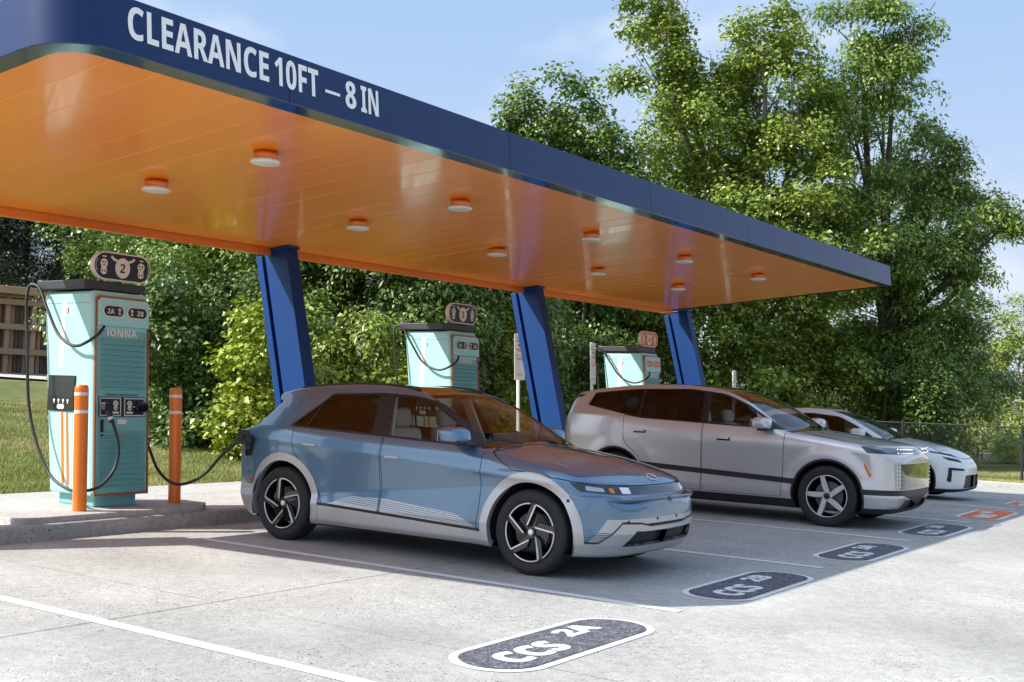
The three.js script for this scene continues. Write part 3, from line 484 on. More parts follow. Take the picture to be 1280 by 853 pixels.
// a piece lifted by `off` along its normals (negative: sunk), with an optional turned-in rim so that it has thickness
function skin(m, off = 0, rim = 0) {
  const n = m.P.length / 3, P = m.P.map((p, i) => p + m.N[i] * off), N = m.N.slice(), I = m.I.slice();
  if (rim) {
    const e = new Map(); for (let t = 0; t < m.I.length; t += 3) for (let k = 0; k < 3; k++) { const a = m.I[t + k], b = m.I[t + (k + 1) % 3], q = b * n + a; if (e.has(q)) e.delete(q); else e.set(a * n + b, [a, b]); }
    for (const [a, b] of e.values()) { const s = P.length / 3; for (const [v, q] of [[a, 0], [b, 0], [a, rim], [b, rim]]) { for (let c = 0; c < 3; c++) P.push(m.P[v * 3 + c] + m.N[v * 3 + c] * (off - q)); } const A = [0, 1, 2].map((c) => P[(s + 1) * 3 + c] - P[s * 3 + c]), nn = [m.N[a * 3], m.N[a * 3 + 1], m.N[a * 3 + 2]], o = [A[1] * nn[2] - A[2] * nn[1], A[2] * nn[0] - A[0] * nn[2], A[0] * nn[1] - A[1] * nn[0]], l = Math.hypot(...o) || 1; for (let k = 0; k < 4; k++) N.push(o[0] / l, o[1] / l, o[2] / l); I.push(s, s + 2, s + 1, s + 1, s + 2, s + 3); }
  }
  for (let t = 0; t < I.length; t += 3) { // winding follows the normals
    const a = I[t] * 3, b = I[t + 1] * 3, c = I[t + 2] * 3, ux = P[b] - P[a], uy = P[b + 1] - P[a + 1], uz = P[b + 2] - P[a + 2], vx = P[c] - P[a], vy = P[c + 1] - P[a + 1], vz = P[c + 2] - P[a + 2];
    if ((uy * vz - uz * vy) * (N[a] + N[b] + N[c]) + (uz * vx - ux * vz) * (N[a + 1] + N[b + 1] + N[c + 1]) + (ux * vy - uy * vx) * (N[a + 2] + N[b + 2] + N[c + 2]) < 0) [I[t + 1], I[t + 2]] = [I[t + 2], I[t + 1]];
  }
  const g = new THREE.BufferGeometry(); g.setAttribute('position', new THREE.Float32BufferAttribute(P, 3)); g.setAttribute('normal', new THREE.Float32BufferAttribute(N, 3)); g.setAttribute('uv', new THREE.Float32BufferAttribute(new Float32Array(P.length / 3 * 2), 2)); g.setIndex(I); return g;
}
const flip = (m) => { const P = m.P.slice(), N = m.N.slice(), I = m.I.slice(); for (let i = 2; i < P.length; i += 3) { P[i] = -P[i]; N[i] = -N[i]; } for (let i = 0; i < I.length; i += 3) [I[i + 1], I[i + 2]] = [I[i + 2], I[i + 1]]; return { P, N, I }; };
const join = (...ms) => { const o = { P: [], N: [], I: [] }; for (const m of ms) { const b = o.P.length / 3; for (const q of m.P) o.P.push(q); for (const q of m.N) o.N.push(q); for (const q of m.I) o.I.push(q + b); } return o; };
// cut out |d| < w / 2 as an open joint and give both sides
function seam(m, d, w) { const [a, r] = cut(m, (...q) => d(...q) + w / 2), [, b] = cut(r, (...q) => d(...q) - w / 2); return [a, b]; }
function tyreGeo(R, w, rimR) { const h = w / 2; return new THREE.LatheGeometry([[rimR, -h * 0.80], [rimR + 0.012, -h * 0.92], [lerp(rimR, R, 0.5), -h], [R - 0.035, -h * 0.97], [R - 0.012, -h * 0.86], [R, -h * 0.70], [R, -h * 0.42], [R - 0.009, -h * 0.40], [R - 0.009, -h * 0.34], [R, -h * 0.32], [R, -0.012], [R - 0.009, -0.008], [R - 0.009, 0.008], [R, 0.012], [R, h * 0.32], [R - 0.009, h * 0.34], [R - 0.009, h * 0.40], [R, h * 0.42], [R, h * 0.70], [R - 0.012, h * 0.86], [R - 0.035, h * 0.97], [lerp(rimR, R, 0.5), h], [rimR + 0.012, h * 0.92], [rimR, h * 0.80]].map((p) => new THREE.Vector2(p[0], p[1])), 72).rotateX(Math.PI / 2); }
const latheZ = (pts, n = 56) => new THREE.LatheGeometry(pts.map((p) => new THREE.Vector2(p[0], p[1])), n).rotateX(Math.PI / 2);
const CM = {
  tyre: std([0.016, 0.016, 0.017], 0.72), rimDark: phys([0.012, 0.012, 0.014], 0.25, { clearcoat: 0.6 }), rimCut: std([0.80, 0.81, 0.83], 0.28, { metalness: 0.6 }), disc: std([0.16, 0.14, 0.13], 0.45, { metalness: 0.7 }),
  well: std([0.01, 0.01, 0.01], 0.95), trimBlack: std([0.012, 0.012, 0.013], 0.45), liner: std([0.012, 0.012, 0.012], 0.9),
  silver: phys([0.50, 0.50, 0.515], 0.38, { metalness: 0.55, clearcoat: 0.5, clearcoatRoughness: 0.12 }),
  glassFront: phys([0.80, 0.83, 0.80], 0.0, { transmission: 1, ior: 1.5 }), glassSide: phys([0.72, 0.74, 0.72], 0.0, { transmission: 1, ior: 1.5 }), glassDark: phys([0.10, 0.095, 0.095], 0.0, { transmission: 1, ior: 1.5 }),
  seat: std([0.56, 0.53, 0.48], 0.7), cabin: std([0.03, 0.028, 0.028], 0.8), lens: phys([0.85, 0.87, 0.9], 0.02, { transmission: 1, ior: 1.45 }), amber: phys([0.75, 0.22, 0.02], 0.2, { clearcoat: 0.6 }), red: phys([0.45, 0.02, 0.02], 0.2, { clearcoat: 0.6 }), led: phys([0.85, 0.87, 0.9], 0.25, { clearcoat: 0.5 }), chrome: std([0.78, 0.79, 0.8], 0.12, { metalness: 1 }),
};
const blankOf = { front: [0.60], dark: [0.05] };
function seats(parent, rows, w, m) {
  for (const [x, y, z] of rows) {
    const g = new THREE.Group(); g.name = 'seat'; parent.add(g); g.position.set(x, y, z);
    part('cushion', rbox(0.52, 0.16, w, 0.06, 0.05, 0, 0, 4), m, g);
    part('backrest', rbox(0.14, 0.64, w, 0.06, -0.24, 0.34, 0, 4).rotateZ(0.0).applyMatrix4(new THREE.Matrix4().makeRotationZ(0.22)), m, g);
    part('headrest', rbox(0.11, 0.20, 0.27, 0.05, -0.25, 0.76, 0, 4).applyMatrix4(new THREE.Matrix4().makeRotationZ(0.20)), m, g);
  }
}
// ---------------------------------------------------------------- blue hatchback; origin under the front axle, nose towards +x, near side +z
function blueCar() {
  const car = thing('parked_car', 'steel blue electric hatchback with silver wheel arches plugged in under the canopy', 'car', [0, 0, -4.5], 0, 'cars parked at the chargers');
  const paintM = phys([0.115, 0.205, 0.315], 0.26, { metalness: 0.5, clearcoat: 1, clearcoatRoughness: 0.035 });
  const T0 = table([[-4.2, 1.34], [-3.9, 1.40], [-3.45, 1.475], [-3.1, 1.545], [-2.7, 1.588], [-2.3, 1.606], [-1.95, 1.606], [-1.65, 1.585], [-1.4, 1.535], [-1.15, 1.438], [-0.9, 1.31], [-0.52, 1.095], [-0.45, 1.078], [-0.2, 1.045], [0.1, 1.0], [0.4, 0.94], [0.62, 0.878], [0.74, 0.82], [0.80, 0.74], [0.9, 0.6]], 0.05, -4.3, 1.0);
  const prof = table([[0.10, 0.60], [0.18, 0.66], [0.23, 0.75], [0.31, 0.80], [0.40, 0.835], [0.55, 0.845], [0.66, 0.842], [0.694, 0.846], [0.705, 0.838], [0.713, 0.768], [0.79, 0.742], [0.85, 0.70], [1.2, 0.5]], 0.004, 0.05, 1.3, 1200);
  const rear = table([[0.1, -3.55], [0.2, -3.65], [0.3, -3.78], [0.45, -3.86], [0.8, -3.872], [1.02, -3.86], [1.075, -3.835], [1.10, -3.74], [1.125, -3.62], [1.39, -3.34], [1.40, -3.40], [1.45, -3.43], [1.6, -3.40]], 0.006, 0.05, 1.7, 1200);
  const yBelt = (x) => 1.058 + (-0.66 - x) * 0.037, yCr = (x) => 0.908 + (-1.575 - x) * 0.056, yDi = (x) => 0.50 + (x + 2.5) * 0.115;
  const ease = (a, b, t) => a + (b - a) * t;
  const Wmid = (x, y) => {
    const b = yBelt(x), c = yCr(x), d = clamp(yDi(x), 0.47, c - 0.12);
    if (y > b) return 0.868 - (y - b) * (0.545 + 0.10 * sstep(-2.2, -3.3, x)) - (y > b + 0.3 ? (y - b - 0.3) * (y - b - 0.3) * 0.6 : 0);
    if (y > c + 0.06) { const t = (y - c - 0.06) / (b - c - 0.06); return 0.911 - 0.043 * t * (0.4 + 0.6 * t); } if (y > c) return lerp(0.924, 0.911, (y - c) / 0.06);
    if (y > d) { const t = (y - d) / (c - d); return ease(0.884, 0.924, t * t * 0.5 + t * 0.5); }
    if (y > 0.40) return ease(0.918, 0.884, (y - 0.40) / (d - 0.40));
    if (y > 0.25) return ease(0.898, 0.916, (y - 0.25) / 0.15);
    return 0.898 - (0.25 - y) * 0.6;
  };
  const W = (x, y) => {
    let w = (Wmid(x, y - 0.005) + Wmid(x, y) + Wmid(x, y + 0.005)) / 3;
    const fl = (xc) => { const dx = x - xc, dy = y - 0.40, r = Math.hypot(dx, dy); return 0.022 * (1 - sstep(0.42, 0.72, r)) * sstep(1.05, 0.85, y); };
    w += Math.max(fl(0), fl(-3));
    if (x > 0.1) w -= 0.10 * (x - 0.1) ** 2;
    if (x < -2.9) w -= 0.16 * (-2.9 - x) ** 2 + sstep(0.95, 1.3, y) * 0.05 * (-2.9 - x);
    return w;
  };
  const T = (x, z) => T0(x + 0.22 * z * z) - 0.055 * z * z, F = (y, z) => { const q = z / 0.93, q2 = q * q; return prof(y) - 0.075 * z * z - 0.40 * q2 * q2 * q2; }, R = (y, z) => { const q = z / 0.9, q2 = q * q; return rear(y) + 0.04 * z * z + 0.13 * q2 * q2 * q2; };
  const f = (x, y, z) => { const k = y > 1.05 ? 0.05 : 0.075; return smax(smax(smax(z - W(x, y), y - T(x, z), k), smax(x - F(y, z), R(y, z) - x, 0.02), 0.045), 0.185 - y, 0.05); };
  let S = shellMesh(f, [-3.98, 0.95], [0.12, 1.68], 0.98, 0.0135), A, B;
  const sides = (name, m, mat, off, rim) => { const a = part(name, skin(m, off, rim), mat, car); const b = part(name, skin(flip(m), off, rim), mat, car); return [a, b]; };
  const whole = (name, m, mat, off, rim) => part(name, skin(join(m, flip(m)), off, rim), mat, car);
  const arch = (x, y) => Math.min(Math.hypot(x, y - 0.365), Math.hypot(x + 3, y - 0.365));
  [A, S] = cut(S, (x, y) => y - 0.212); whole('underbody', A, CM.liner);
  [, S] = cut(S, (x, y) => arch(x, y) - 0.432);
  [A, S] = cut(S, (x, y, z) => Math.max(arch(x, y) - 0.512, 0.5 - z));
  { const [fr, re] = cut(A, (x) => -1.5 - x); for (const m of [fr, re]) sides('wheel_arch', m, CM.silver, 0.010, 0.05); }
  // daylight opening of the side windows
  const dlo = polyD(rounded([[-2.985, 1.142], [-0.60, 1.054], [-0.97, 1.285], [-1.27, 1.445, 0.1], [-1.5, 1.496, 0.1], [-1.95, 1.512, 0.1], [-2.58, 1.488]], 0.025)), side = (d) => (x, y, z, nx, ny, nz) => Math.max(d(x, y), 0.45 - z);
  [A, S] = cut(S, side(dlo));
  { const bL = (x, y) => x + 1.885 + (y - 1.12) * 0.22, bR = (x, y) => x + 1.675 + (y - 1.12) * 0.30, q0 = (x, y) => x + 2.74 - (y - 1.14) * 0.35;
    let P, rest = A; const ins = (x, y) => dlo(x, y) + 0.02;
    [P, rest] = cut(rest, (x, y) => Math.max(ins(x, y), -bR(x, y), x + 0.80)); sides('front_side_window', P, CM.glassSide, -0.004);
    [P, rest] = cut(rest, (x, y) => Math.max(ins(x, y), bL(x, y), -q0(x, y))); sides('rear_side_window', P, CM.glassDark, -0.004);
    [P, rest] = cut(rest, (x, y) => Math.max(ins(x, y), q0(x, y) + 0.02)); sides('quarter_window', P, CM.glassDark, -0.004);
    sides('window_frame', rest, CM.trimBlack, 0.001, 0.012); }
  // windscreen, roof glass, cowl, hood
  const xs = (x, z) => x + 0.22 * z * z;
  [A, S] = cut(S, (x, y, z) => Math.max(xs(x, z) + 0.475, -1.40 - xs(x, z), z - (W(x, y) - 0.075), 0.9 - y));
  { const [gl, bd] = cut(A, (x, y, z) => Math.max(xs(x, z) + 0.535, -1.365 - xs(x, z), z - (W(x, y) - 0.10))); whole('windscreen', gl, CM.glassFront, -0.002); whole('windscreen_border', bd, M.gloss, -0.001); }
  [A, S] = cut(S, (x, y, z) => Math.max(xs(x, z) + 1.412, -3.22 - x, z - (W(x, y) - 0.10), 1.3 - y)); whole('roof_glass', A, phys([0.010, 0.009, 0.009], 0.05, { clearcoat: 1, clearcoatRoughness: 0.02 }), -0.002, 0.01);
  [A, S] = cut(S, (x, y, z) => Math.max(xs(x, z) + 1.52, -3.15 - x, z - (W(x, y) - 0.055), 1.3 - y)); sides('roof_rail', A, CM.trimBlack, 0.016, 0.03);
  [A, S] = cut(S, (x, y, z) => Math.max(xs(x, z) + 0.445, -0.60 - xs(x, z), 0.92 - y, z - (W(x, y) - 0.07))); whole('cowl', A, CM.trimBlack, -0.012);
  // nose: light band between the headlights
  const yT = (z) => 0.781 + 0.038 * (z / 0.886) ** 2, yB = (z) => 0.716 + 0.03 * (z / 0.86) ** 4;
  [A, S] = cut(S, (x, y, z) => Math.max(y - yT(z), yB(z) - y, 0.36 + (0.819 - y) * 1.30 - x));
  { let p, r = A; [p, r] = cut(r, (x, y, z) => z - 0.47); whole('grille_band', p, M.gloss, -0.004, 0.02);
    [p, r] = cut(r, (x, y, z) => Math.max(z - 0.575, Math.abs(y - (yT(z) + yB(z)) / 2) - 0.026)); const led = sides('daytime_light', p, CM.led, -0.002);
    let h; [h, r] = cut(r, (x, y, z) => Math.max(Math.abs(y - (yT(z) + yB(z)) / 2) - 0.024, 0.63 - z, z - 0.685)); sides('indicator', h, CM.amber, -0.012);
    [h, r] = cut(r, (x, y, z) => Math.max(Math.abs(y - (yT(z) + yB(z)) / 2) - 0.021, 0.72 - z, z - 0.83)); sides('lamp_unit', h, std([0.5, 0.52, 0.55], 0.18, { metalness: 0.9 }), -0.012);
    sides('headlight', r, M.gloss, -0.004, 0.02); }
  // lower bumper
  const nose = (d) => (x, y, z) => Math.max(d(z, y), 0.40 - x);
  const low = pw.bind(null, [[0, 0.452], [0.30, 0.452], [0.44, 0.478], [0.655, 0.488], [0.79, 0.318], [1, 0.314]]);
  [A, S] = cut(S, nose((z, y) => y - low(z)));
  { let p; [p, A] = cut(A, nose(polyD([[-1, 0.288], [0.62, 0.298], [0.505, 0.425], [0.40, 0.418], [-1, 0.402]]))); whole('lower_grille', p, std([0.008, 0.008, 0.009], 0.45), -0.035, -0.045); whole('bumper_trim', A, CM.silver, 0.010, 0.03); }
  [A, S] = cut(S, nose((z, y) => y - low(z) - 0.017)); whole('bumper_gap', A, CM.trimBlack, -0.006);
  [A, S] = cut(S, nose((z, y) => Math.max(y - pw([[0, 0.478], [0.36, 0.478], [0.46, 0.49]], z), z - 0.46))); whole('upper_slot', A, CM.trimBlack, -0.02, -0.02);
  [A, S] = cut(S, nose(polyD([[-1, 0.40], [-1, 0.532], [0.765, 0.525], [0.845, 0.325], [0.78, 0.325]])));
  { let r = A, p; const st = []; let in2; [in2, r] = cut(r, (x, yy, z) => 0.72 - z); for (let i = 0; i < 5; i++) { const y = 0.345 + i * 0.016; let lo; [lo, in2] = cut(in2, (x, yy) => yy - y); st.push(lo); [, in2] = cut(in2, (x, yy) => yy - y - 0.005); } whole('bumper_graphic', join(r, in2, ...st), CM.silver, 0.002); }
  // sill
  const yS = (x) => 0.423 - (x + 2.55) * 0.0356;
  [A, S] = cut(S, (x, y, z) => Math.max(y - yS(x) + 0.026, Math.abs(x + 1.5) - 1.12, 0.4 - z)); sides('sill', A, CM.silver, 0.006, 0.02);
  [A, S] = cut(S, (x, y, z) => Math.max(y - yS(x), Math.abs(x + 1.5) - 1.12, 0.4 - z)); sides('sill_strip', A, CM.trimBlack, -0.004);
  [A, S] = cut(S, (x, y, z) => Math.max(y - 0.52, x + 3.42, y - 0.3 - (-3.2 - x) * 1.2)); whole('rear_valance', A, CM.silver, 0.002, 0.01);
  // inner shell behind every joint
  { const [inn] = cut(S, (x, y) => y - Math.min(1.02, yBelt(x) - 0.04)); whole('inner_shell', inn, CM.liner, -0.016); }
  // port, doors, hood, tail
  [A, S] = cut(S, side(polyD(rounded([[-3.665, 0.80], [-3.54, 0.815], [-3.535, 0.955], [-3.66, 0.95]], 0.02)))); { part('charge_port', skin(A, -0.05, -0.06), CM.trimBlack, car); part('port_cover', skin(flip(A), 0, 0.01), paintM, car); }
  const doorF = polyD(rounded([[-1.712, 1.095 + 0.01], [-1.70, 0.38], [-0.57, 0.335], [-0.545, 0.5], [-0.54, 1.06], [-0.56, 1.07]], 0.02)), doorR = polyD(rounded([[-2.905, 1.15], [-2.885, 0.93, 0.1], [-2.55, 0.60, 0.2], [-2.44, 0.40], [-1.725, 0.385], [-1.727, 1.10]], 0.02));
  const deco = polyD([[-2.42, 0.40], [-2.10, 0.508], [-1.66, 0.518], [-0.82, 0.458], [-0.53, 0.345]]);
  for (const [d, nm, hx, hy] of [[doorF, 'front_door', -1.575, 0.914], [doorR, 'rear_door', -2.645, 0.974]]) {
    let dr; [dr, S] = seam(S, side(d), 0.007);
    let p; [p, dr] = cut(dr, side(deco)); const st = []; let q;
    const sil = []; let keep; [keep, p] = cut(p, (x, yy) => yy - 0.418 + (x + 1.66) * 0.055); sil.push(keep);
    for (let i = 0; i < 5; i++) { const yv = (x) => 0.424 + i * 0.0185 - (x + 1.66) * 0.055; [q, p] = cut(p, (x, yy) => yy - yv(x)); st.push(q); [q, p] = cut(p, (x, yy) => yy - yv(x) - 0.012); sil.push(q); }
    p = join(p, ...sil); const leaves = sides(nm, dr, paintM, 0, 0.012); for (const [q2, lv] of [[join(...st), leaves[0]], [flip(join(...st)), leaves[1]]]) part('door_stripes', skin(q2), paintM, lv);
    const gr = skin(p, 0.0008), gl = skin(flip(p), 0.0008); part('door_graphic', gr, CM.silver, leaves[0]); part('door_graphic', gl, CM.silver, leaves[1]);
    const zz = W(hx, hy); for (const s of [1, -1]) part('door_handle', rbox(0.17, 0.026, 0.016, 0.007, hx, hy, s * (zz + 0.001)), CM.silver, leaves[s > 0 ? 0 : 1]);
  }
  const yl = pw.bind(null, [[-0.62, 1.10], [-0.2, 0.888], [0.27, 0.842], [0.40, 0.824], [0.95, 0.77]]);
  let hood; [hood, S] = seam(S, (x, y, z) => Math.max(yl(x) - y, -0.44 - xs(x, z)), 0.007); whole('hood', hood, paintM, 0, 0.012);
  [A, S] = cut(S, (x, y, z) => Math.max(x + 3.2, 1.135 - y, y - 1.385, z - 0.60 - (1.385 - y) * 0.15)); whole('rear_window', A, M.gloss, -0.003, 0.01);
  [A, S] = cut(S, (x, y, z) => Math.max(x + 3.74, 0.955 - y, y - 1.05)); whole('tail_light', A, phys([0.06, 0.006, 0.008], 0.1, { clearcoat: 1 }), -0.002, 0.01);
  whole('body', S, paintM, 0, 0.010);
  { // crisp ledge under the light band
    const pos = [], idx = [], n = 60; for (let i = 0; i <= n; i++) { const z = -0.80 + 1.6 * i / n, x = F(0.66, z), k = 1 - Math.pow(Math.abs(z) / 0.80, 6), e = 0.004 + 0.012 * k; pos.push(x - 0.004, 0.668, z, x + e, 0.690, z, x + e, 0.699, z, x - 0.075 * k - 0.012, 0.708, z); if (i) for (let j = 0; j < 3; j++) { const a = (i - 1) * 4 + j; idx.push(a, a + 4, a + 1, a + 1, a + 4, a + 5); } }
    const g = new THREE.BufferGeometry(); g.setAttribute('position', new THREE.Float32BufferAttribute(pos, 3)); g.setIndex(idx); const h = g.toNonIndexed(); h.computeVertexNormals(); if (h.attributes.normal.getX(60) < 0) { const q = h.attributes.position.array; for (let i = 0; i < q.length; i += 9) for (let c = 0; c < 3; c++) [q[i + 3 + c], q[i + 6 + c]] = [q[i + 6 + c], q[i + 3 + c]]; h.computeVertexNormals(); }
    part('bumper_ledge', h, paintM, car); part('bumper_notch', bar([F(0.66, 0) + 0.018, 0.70, 0.02], [F(0.6, 0) + 0.004, 0.655, -0.06], 0.010, 0.006), CM.trimBlack, car); }
  // emblem, sensor dots, reflector, handles
  { const ey = 0.848, ex = T0inv(T, 0.852, 0.6, 0.8) , g = new THREE.TorusGeometry(0.052, 0.0055, 8, 32).scale(1.35, 0.85, 1), hbar = merge([g, bar([-0.028, -0.032, 0], [-0.016, 0.032, 0], 0.009, 0.006), bar([0.016, -0.032, 0], [0.028, 0.032, 0], 0.009, 0.006), bar([-0.02, -0.006, 0], [0.02, 0.006, 0], 0.009, 0.006)]); const n = V3(0.48, 0.88, 0).normalize(), q = new THREE.Quaternion().setFromRotationMatrix(new THREE.Matrix4().makeBasis(V3(0, 0, -1), V3(-n.y, n.x, 0), n)); hbar.applyQuaternion(q).translate(ex, 0.855, 0); part('emblem', hbar, CM.chrome, car); }
  for (const s of [1, -1]) { part('reflector', rbox(0.05, 0.03, 0.02, 0.006, -3.47, 0.575, s * 0.905), CM.red, car); for (const [z, y] of [[0.60, 0.505], [0.18, 0.515]]) part('parking_sensor', cyl(0.012, 0.012, 0.008, 0, 0, 0, 14).rotateZ(Math.PI / 2).translate(F(y, z) + 0.003, y, s * z), CM.trimBlack, car); part('arch_sensor', cyl(0.014, 0.014, 0.008, 0, 0, 0, 14).rotateX(Math.PI / 2).translate(0.375, 0.665, s * (W(0.375, 0.665) + 0.012)), CM.trimBlack, car); }
  // mirrors
  for (const s of [1, -1]) {
    const g = new THREE.Group(); g.name = 'door_mirror'; car.add(g);
    const cap = new THREE.SphereGeometry(1, 28, 18), p = cap.attributes.position; for (let i = 0; i < p.count; i++) { let x = p.getX(i), y = p.getY(i), z = p.getZ(i); const k = (v) => Math.sign(v) * Math.pow(Math.abs(v), 0.62); p.setXYZ(i, k(x) * 0.115 + (y < 0 ? 0.01 : -0.012 * y), Math.max(k(y), -0.72) * 0.078, k(z) * 0.12 + x * -0.02); } cap.computeVertexNormals();
    part('mirror_cap', cap.translate(-0.775, 1.155, s * 1.0), paintM, g);
    part('mirror_base', merge([rbox(0.20, 0.026, 0.22, 0.01, -0.76, 1.092, s * 0.985), rbox(0.11, 0.03, 0.16, 0.012, -0.70, 1.078, s * 0.90)]), CM.trimBlack, g);
    part('mirror_glass', rbox(0.006, 0.10, 0.19, 0.002, -0.893, 1.15, s * 1.0), CM.chrome, g);
  }
  // wheels
  for (const [wx, s] of [[0, 1], [-3, 1], [0, -1], [-3, -1]]) {
    const w = new THREE.Group(); w.name = 'wheel'; car.add(w); w.position.set(wx, 0.366, s * 0.80); w.rotation.y = s > 0 ? 0 : Math.PI; w.rotation.z = wx < -1 ? 0.35 : 0;
    part('tyre', tyreGeo(0.366, 0.245, 0.258), CM.tyre, w);
    part('rim', latheZ([[0.262, 0.10], [0.256, 0.112], [0.246, 0.108], [0.235, 0.06], [0.225, -0.08], [0.26, -0.1]]), CM.rimDark, w);
    part('brake_disc', latheZ([[0.0, 0.02], [0.165, 0.02], [0.165, 0.0], [0, 0]]), CM.disc, w);
    // pinwheel cover: five dark blades and five bright edges that turn into arcs
    const blade = [], edge = [], arcs = [];
    for (let i = 0; i < 5; i++) {
      const a = i * Math.PI * 2 / 5 + 1.30, c = Math.cos(a), n = Math.sin(a), P = (r, t) => [c * r - n * t, n * r + c * t];
      const tip = P(0.244, 0.0), hub = P(0.045, 0.072 - 0.03);
      const q0 = P(0.05, 0.045), q1 = P(0.244, 0.01);
      edge.push(bar([q0[0], q0[1], 0.1], [q1[0], q1[1], 0.112], 0.0115, 0.014));
      const s2 = poly([P(0.03, 0.04), P(0.243, 0.005), P(0.241, 0.055), P(0.10, 0.085)].map((p) => p)); blade.push(extr(s2, 0.02, 0.003).translate(0, 0, 0.082));
      const rg = new THREE.TorusGeometry(0.2455, 0.0065, 6, 20, 1.02); rg.rotateZ(a - 1.02 + 0.03).translate(0, 0, 0.111); arcs.push(rg);
    }
    const fins = []; for (let i = 0; i < 5; i++) { const a = i * Math.PI * 2 / 5 + 1.30; for (let k = 0; k < 5; k++) { const t = -0.02 - k * 0.021, c = Math.cos(a), n = Math.sin(a); const L = Math.sqrt(Math.max(0.0004, 0.165 ** 2 - t * t)); fins.push(bar([c * 0.05 - n * t, n * 0.05 + c * t, 0.07], [c * L - n * t, n * L + c * t, 0.07], 0.007, 0.016)); } }
    part('wheel_cover', merge([latheZ([[0, 0.066], [0.165, 0.066], [0.168, 0.05]], 40), ...fins, ...blade]), CM.rimDark, w);
    part('spoke_edge', merge([...edge, ...arcs]), CM.rimCut, w);
    part('hub_cap', latheZ([[0, 0.104], [0.02, 0.104], [0.028, 0.098], [0.03, 0.08]], 24), CM.rimCut, w);
  }
  for (const wx of [0, -3]) for (const s of [1, -1]) { const g = new THREE.CylinderGeometry(0.445, 0.445, 0.42, 40, 1, true, -Math.PI * 0.60, Math.PI * 1.20).rotateX(Math.PI / 2).rotateZ(Math.PI).translate(wx, 0.365, s * 0.69), c = new THREE.CircleGeometry(0.445, 40, -0.33, Math.PI + 0.66).translate(wx, 0.365, s * 0.49); part('wheel_well', merge([g, c]), CM.well, car); }
  // cabin
  part('cabin_floor', merge([rbox(2.9, 0.06, 1.5, 0.02, -1.9, 0.42, 0), rbox(0.05, 0.5, 1.5, 0.02, -0.42, 0.65, 0), rbox(0.05, 0.6, 1.4, 0.02, -3.3, 0.72, 0)]), CM.cabin, car);
  part('dashboard', merge([rbox(0.40, 0.12, 1.42, 0.05, -0.74, 1.0, 0, 3), rbox(0.03, 0.13, 0.62, 0.01, -0.95, 1.1, -0.15)]), std([0.12, 0.12, 0.125], 0.6), car);
  for (const s of [1, -1]) part('door_card', rbox(2.2, 0.42, 0.05, 0.02, -1.75, 0.85, s * 0.79), std([0.30, 0.28, 0.26], 0.8), car);
  seats(car, [[-1.55, 0.58, 0.37], [-1.55, 0.58, -0.37], [-2.5, 0.60, 0.36], [-2.5, 0.60, -0.36]], 0.50, CM.seat);
  part('steering_wheel', new THREE.TorusGeometry(0.18, 0.016, 10, 40).rotateY(Math.PI / 2).applyMatrix4(new THREE.Matrix4().makeRotationZ(0.35)).translate(-1.02, 1.0, -0.37), CM.trimBlack, car);
  for (const s of [1, -1]) part('pillar_trim', bar([-1.74, 0.95, s * 0.80], [-1.86, 1.48, s * 0.585], 0.10, 0.03), CM.seat, car);
  part('antenna_fin', extr(poly([[-0.09, 0], [0.08, 0], [-0.06, 0.055], [-0.085, 0.05]]), 0.022, 0.006).translate(-2.95, 1.555, -0.011), M.gloss, car);
  for (const z of [0.32, -0.30]) part('wiper', bar([-0.50, 1.092, z], [-0.60, 1.128, z + 0.34], 0.014, 0.012), CM.trimBlack, car);
  car.children.filter((o) => o.name === 'door_mirror')[1].position.set(-0.17, -0.02, 0.13); // folded in on the far side
  part('inner_mirror', rbox(0.03, 0.06, 0.22, 0.012, -1.12, 1.33, 0), CM.trimBlack, car);
  // port lid standing open
  part('port_lid', rbox(0.17, 0.15, 0.016, 0.006, -3.62, 1.0, 0.90).applyMatrix4(new THREE.Matrix4()), CM.trimBlack, car).position.set(0, 0, 0);
  return car;
}
function T0inv(T, y, a, b) { for (let i = 0; i < 40; i++) { const m = (a + b) / 2; if (T(m, 0) > y) a = m; else b = m; } return (a + b) / 2; }
blueCar();
{ // plug in the blue car's port
  const o = thing('charging_plug', 'black charging plug pushed into the rear corner of the blue car', 'plug', [-3.6, 0.9, -3.6]);
  part('grip', merge([rod([-0.05, 0.075, -0.02], [0.03, 0.095, 0.0], 0.03, 0.036, 16), rbox(0.12, 0.085, 0.075, 0.03, 0.055, 0.075, -0.01, 3), rbox(0.08, 0.11, 0.07, 0.02, 0.04, 0.02, -0.04)]), M.black, o);
  part('collar', rod([-0.065, 0.07, -0.021], [-0.05, 0.075, -0.02], 0.027, 0.03, 16), M.steel, o);
}
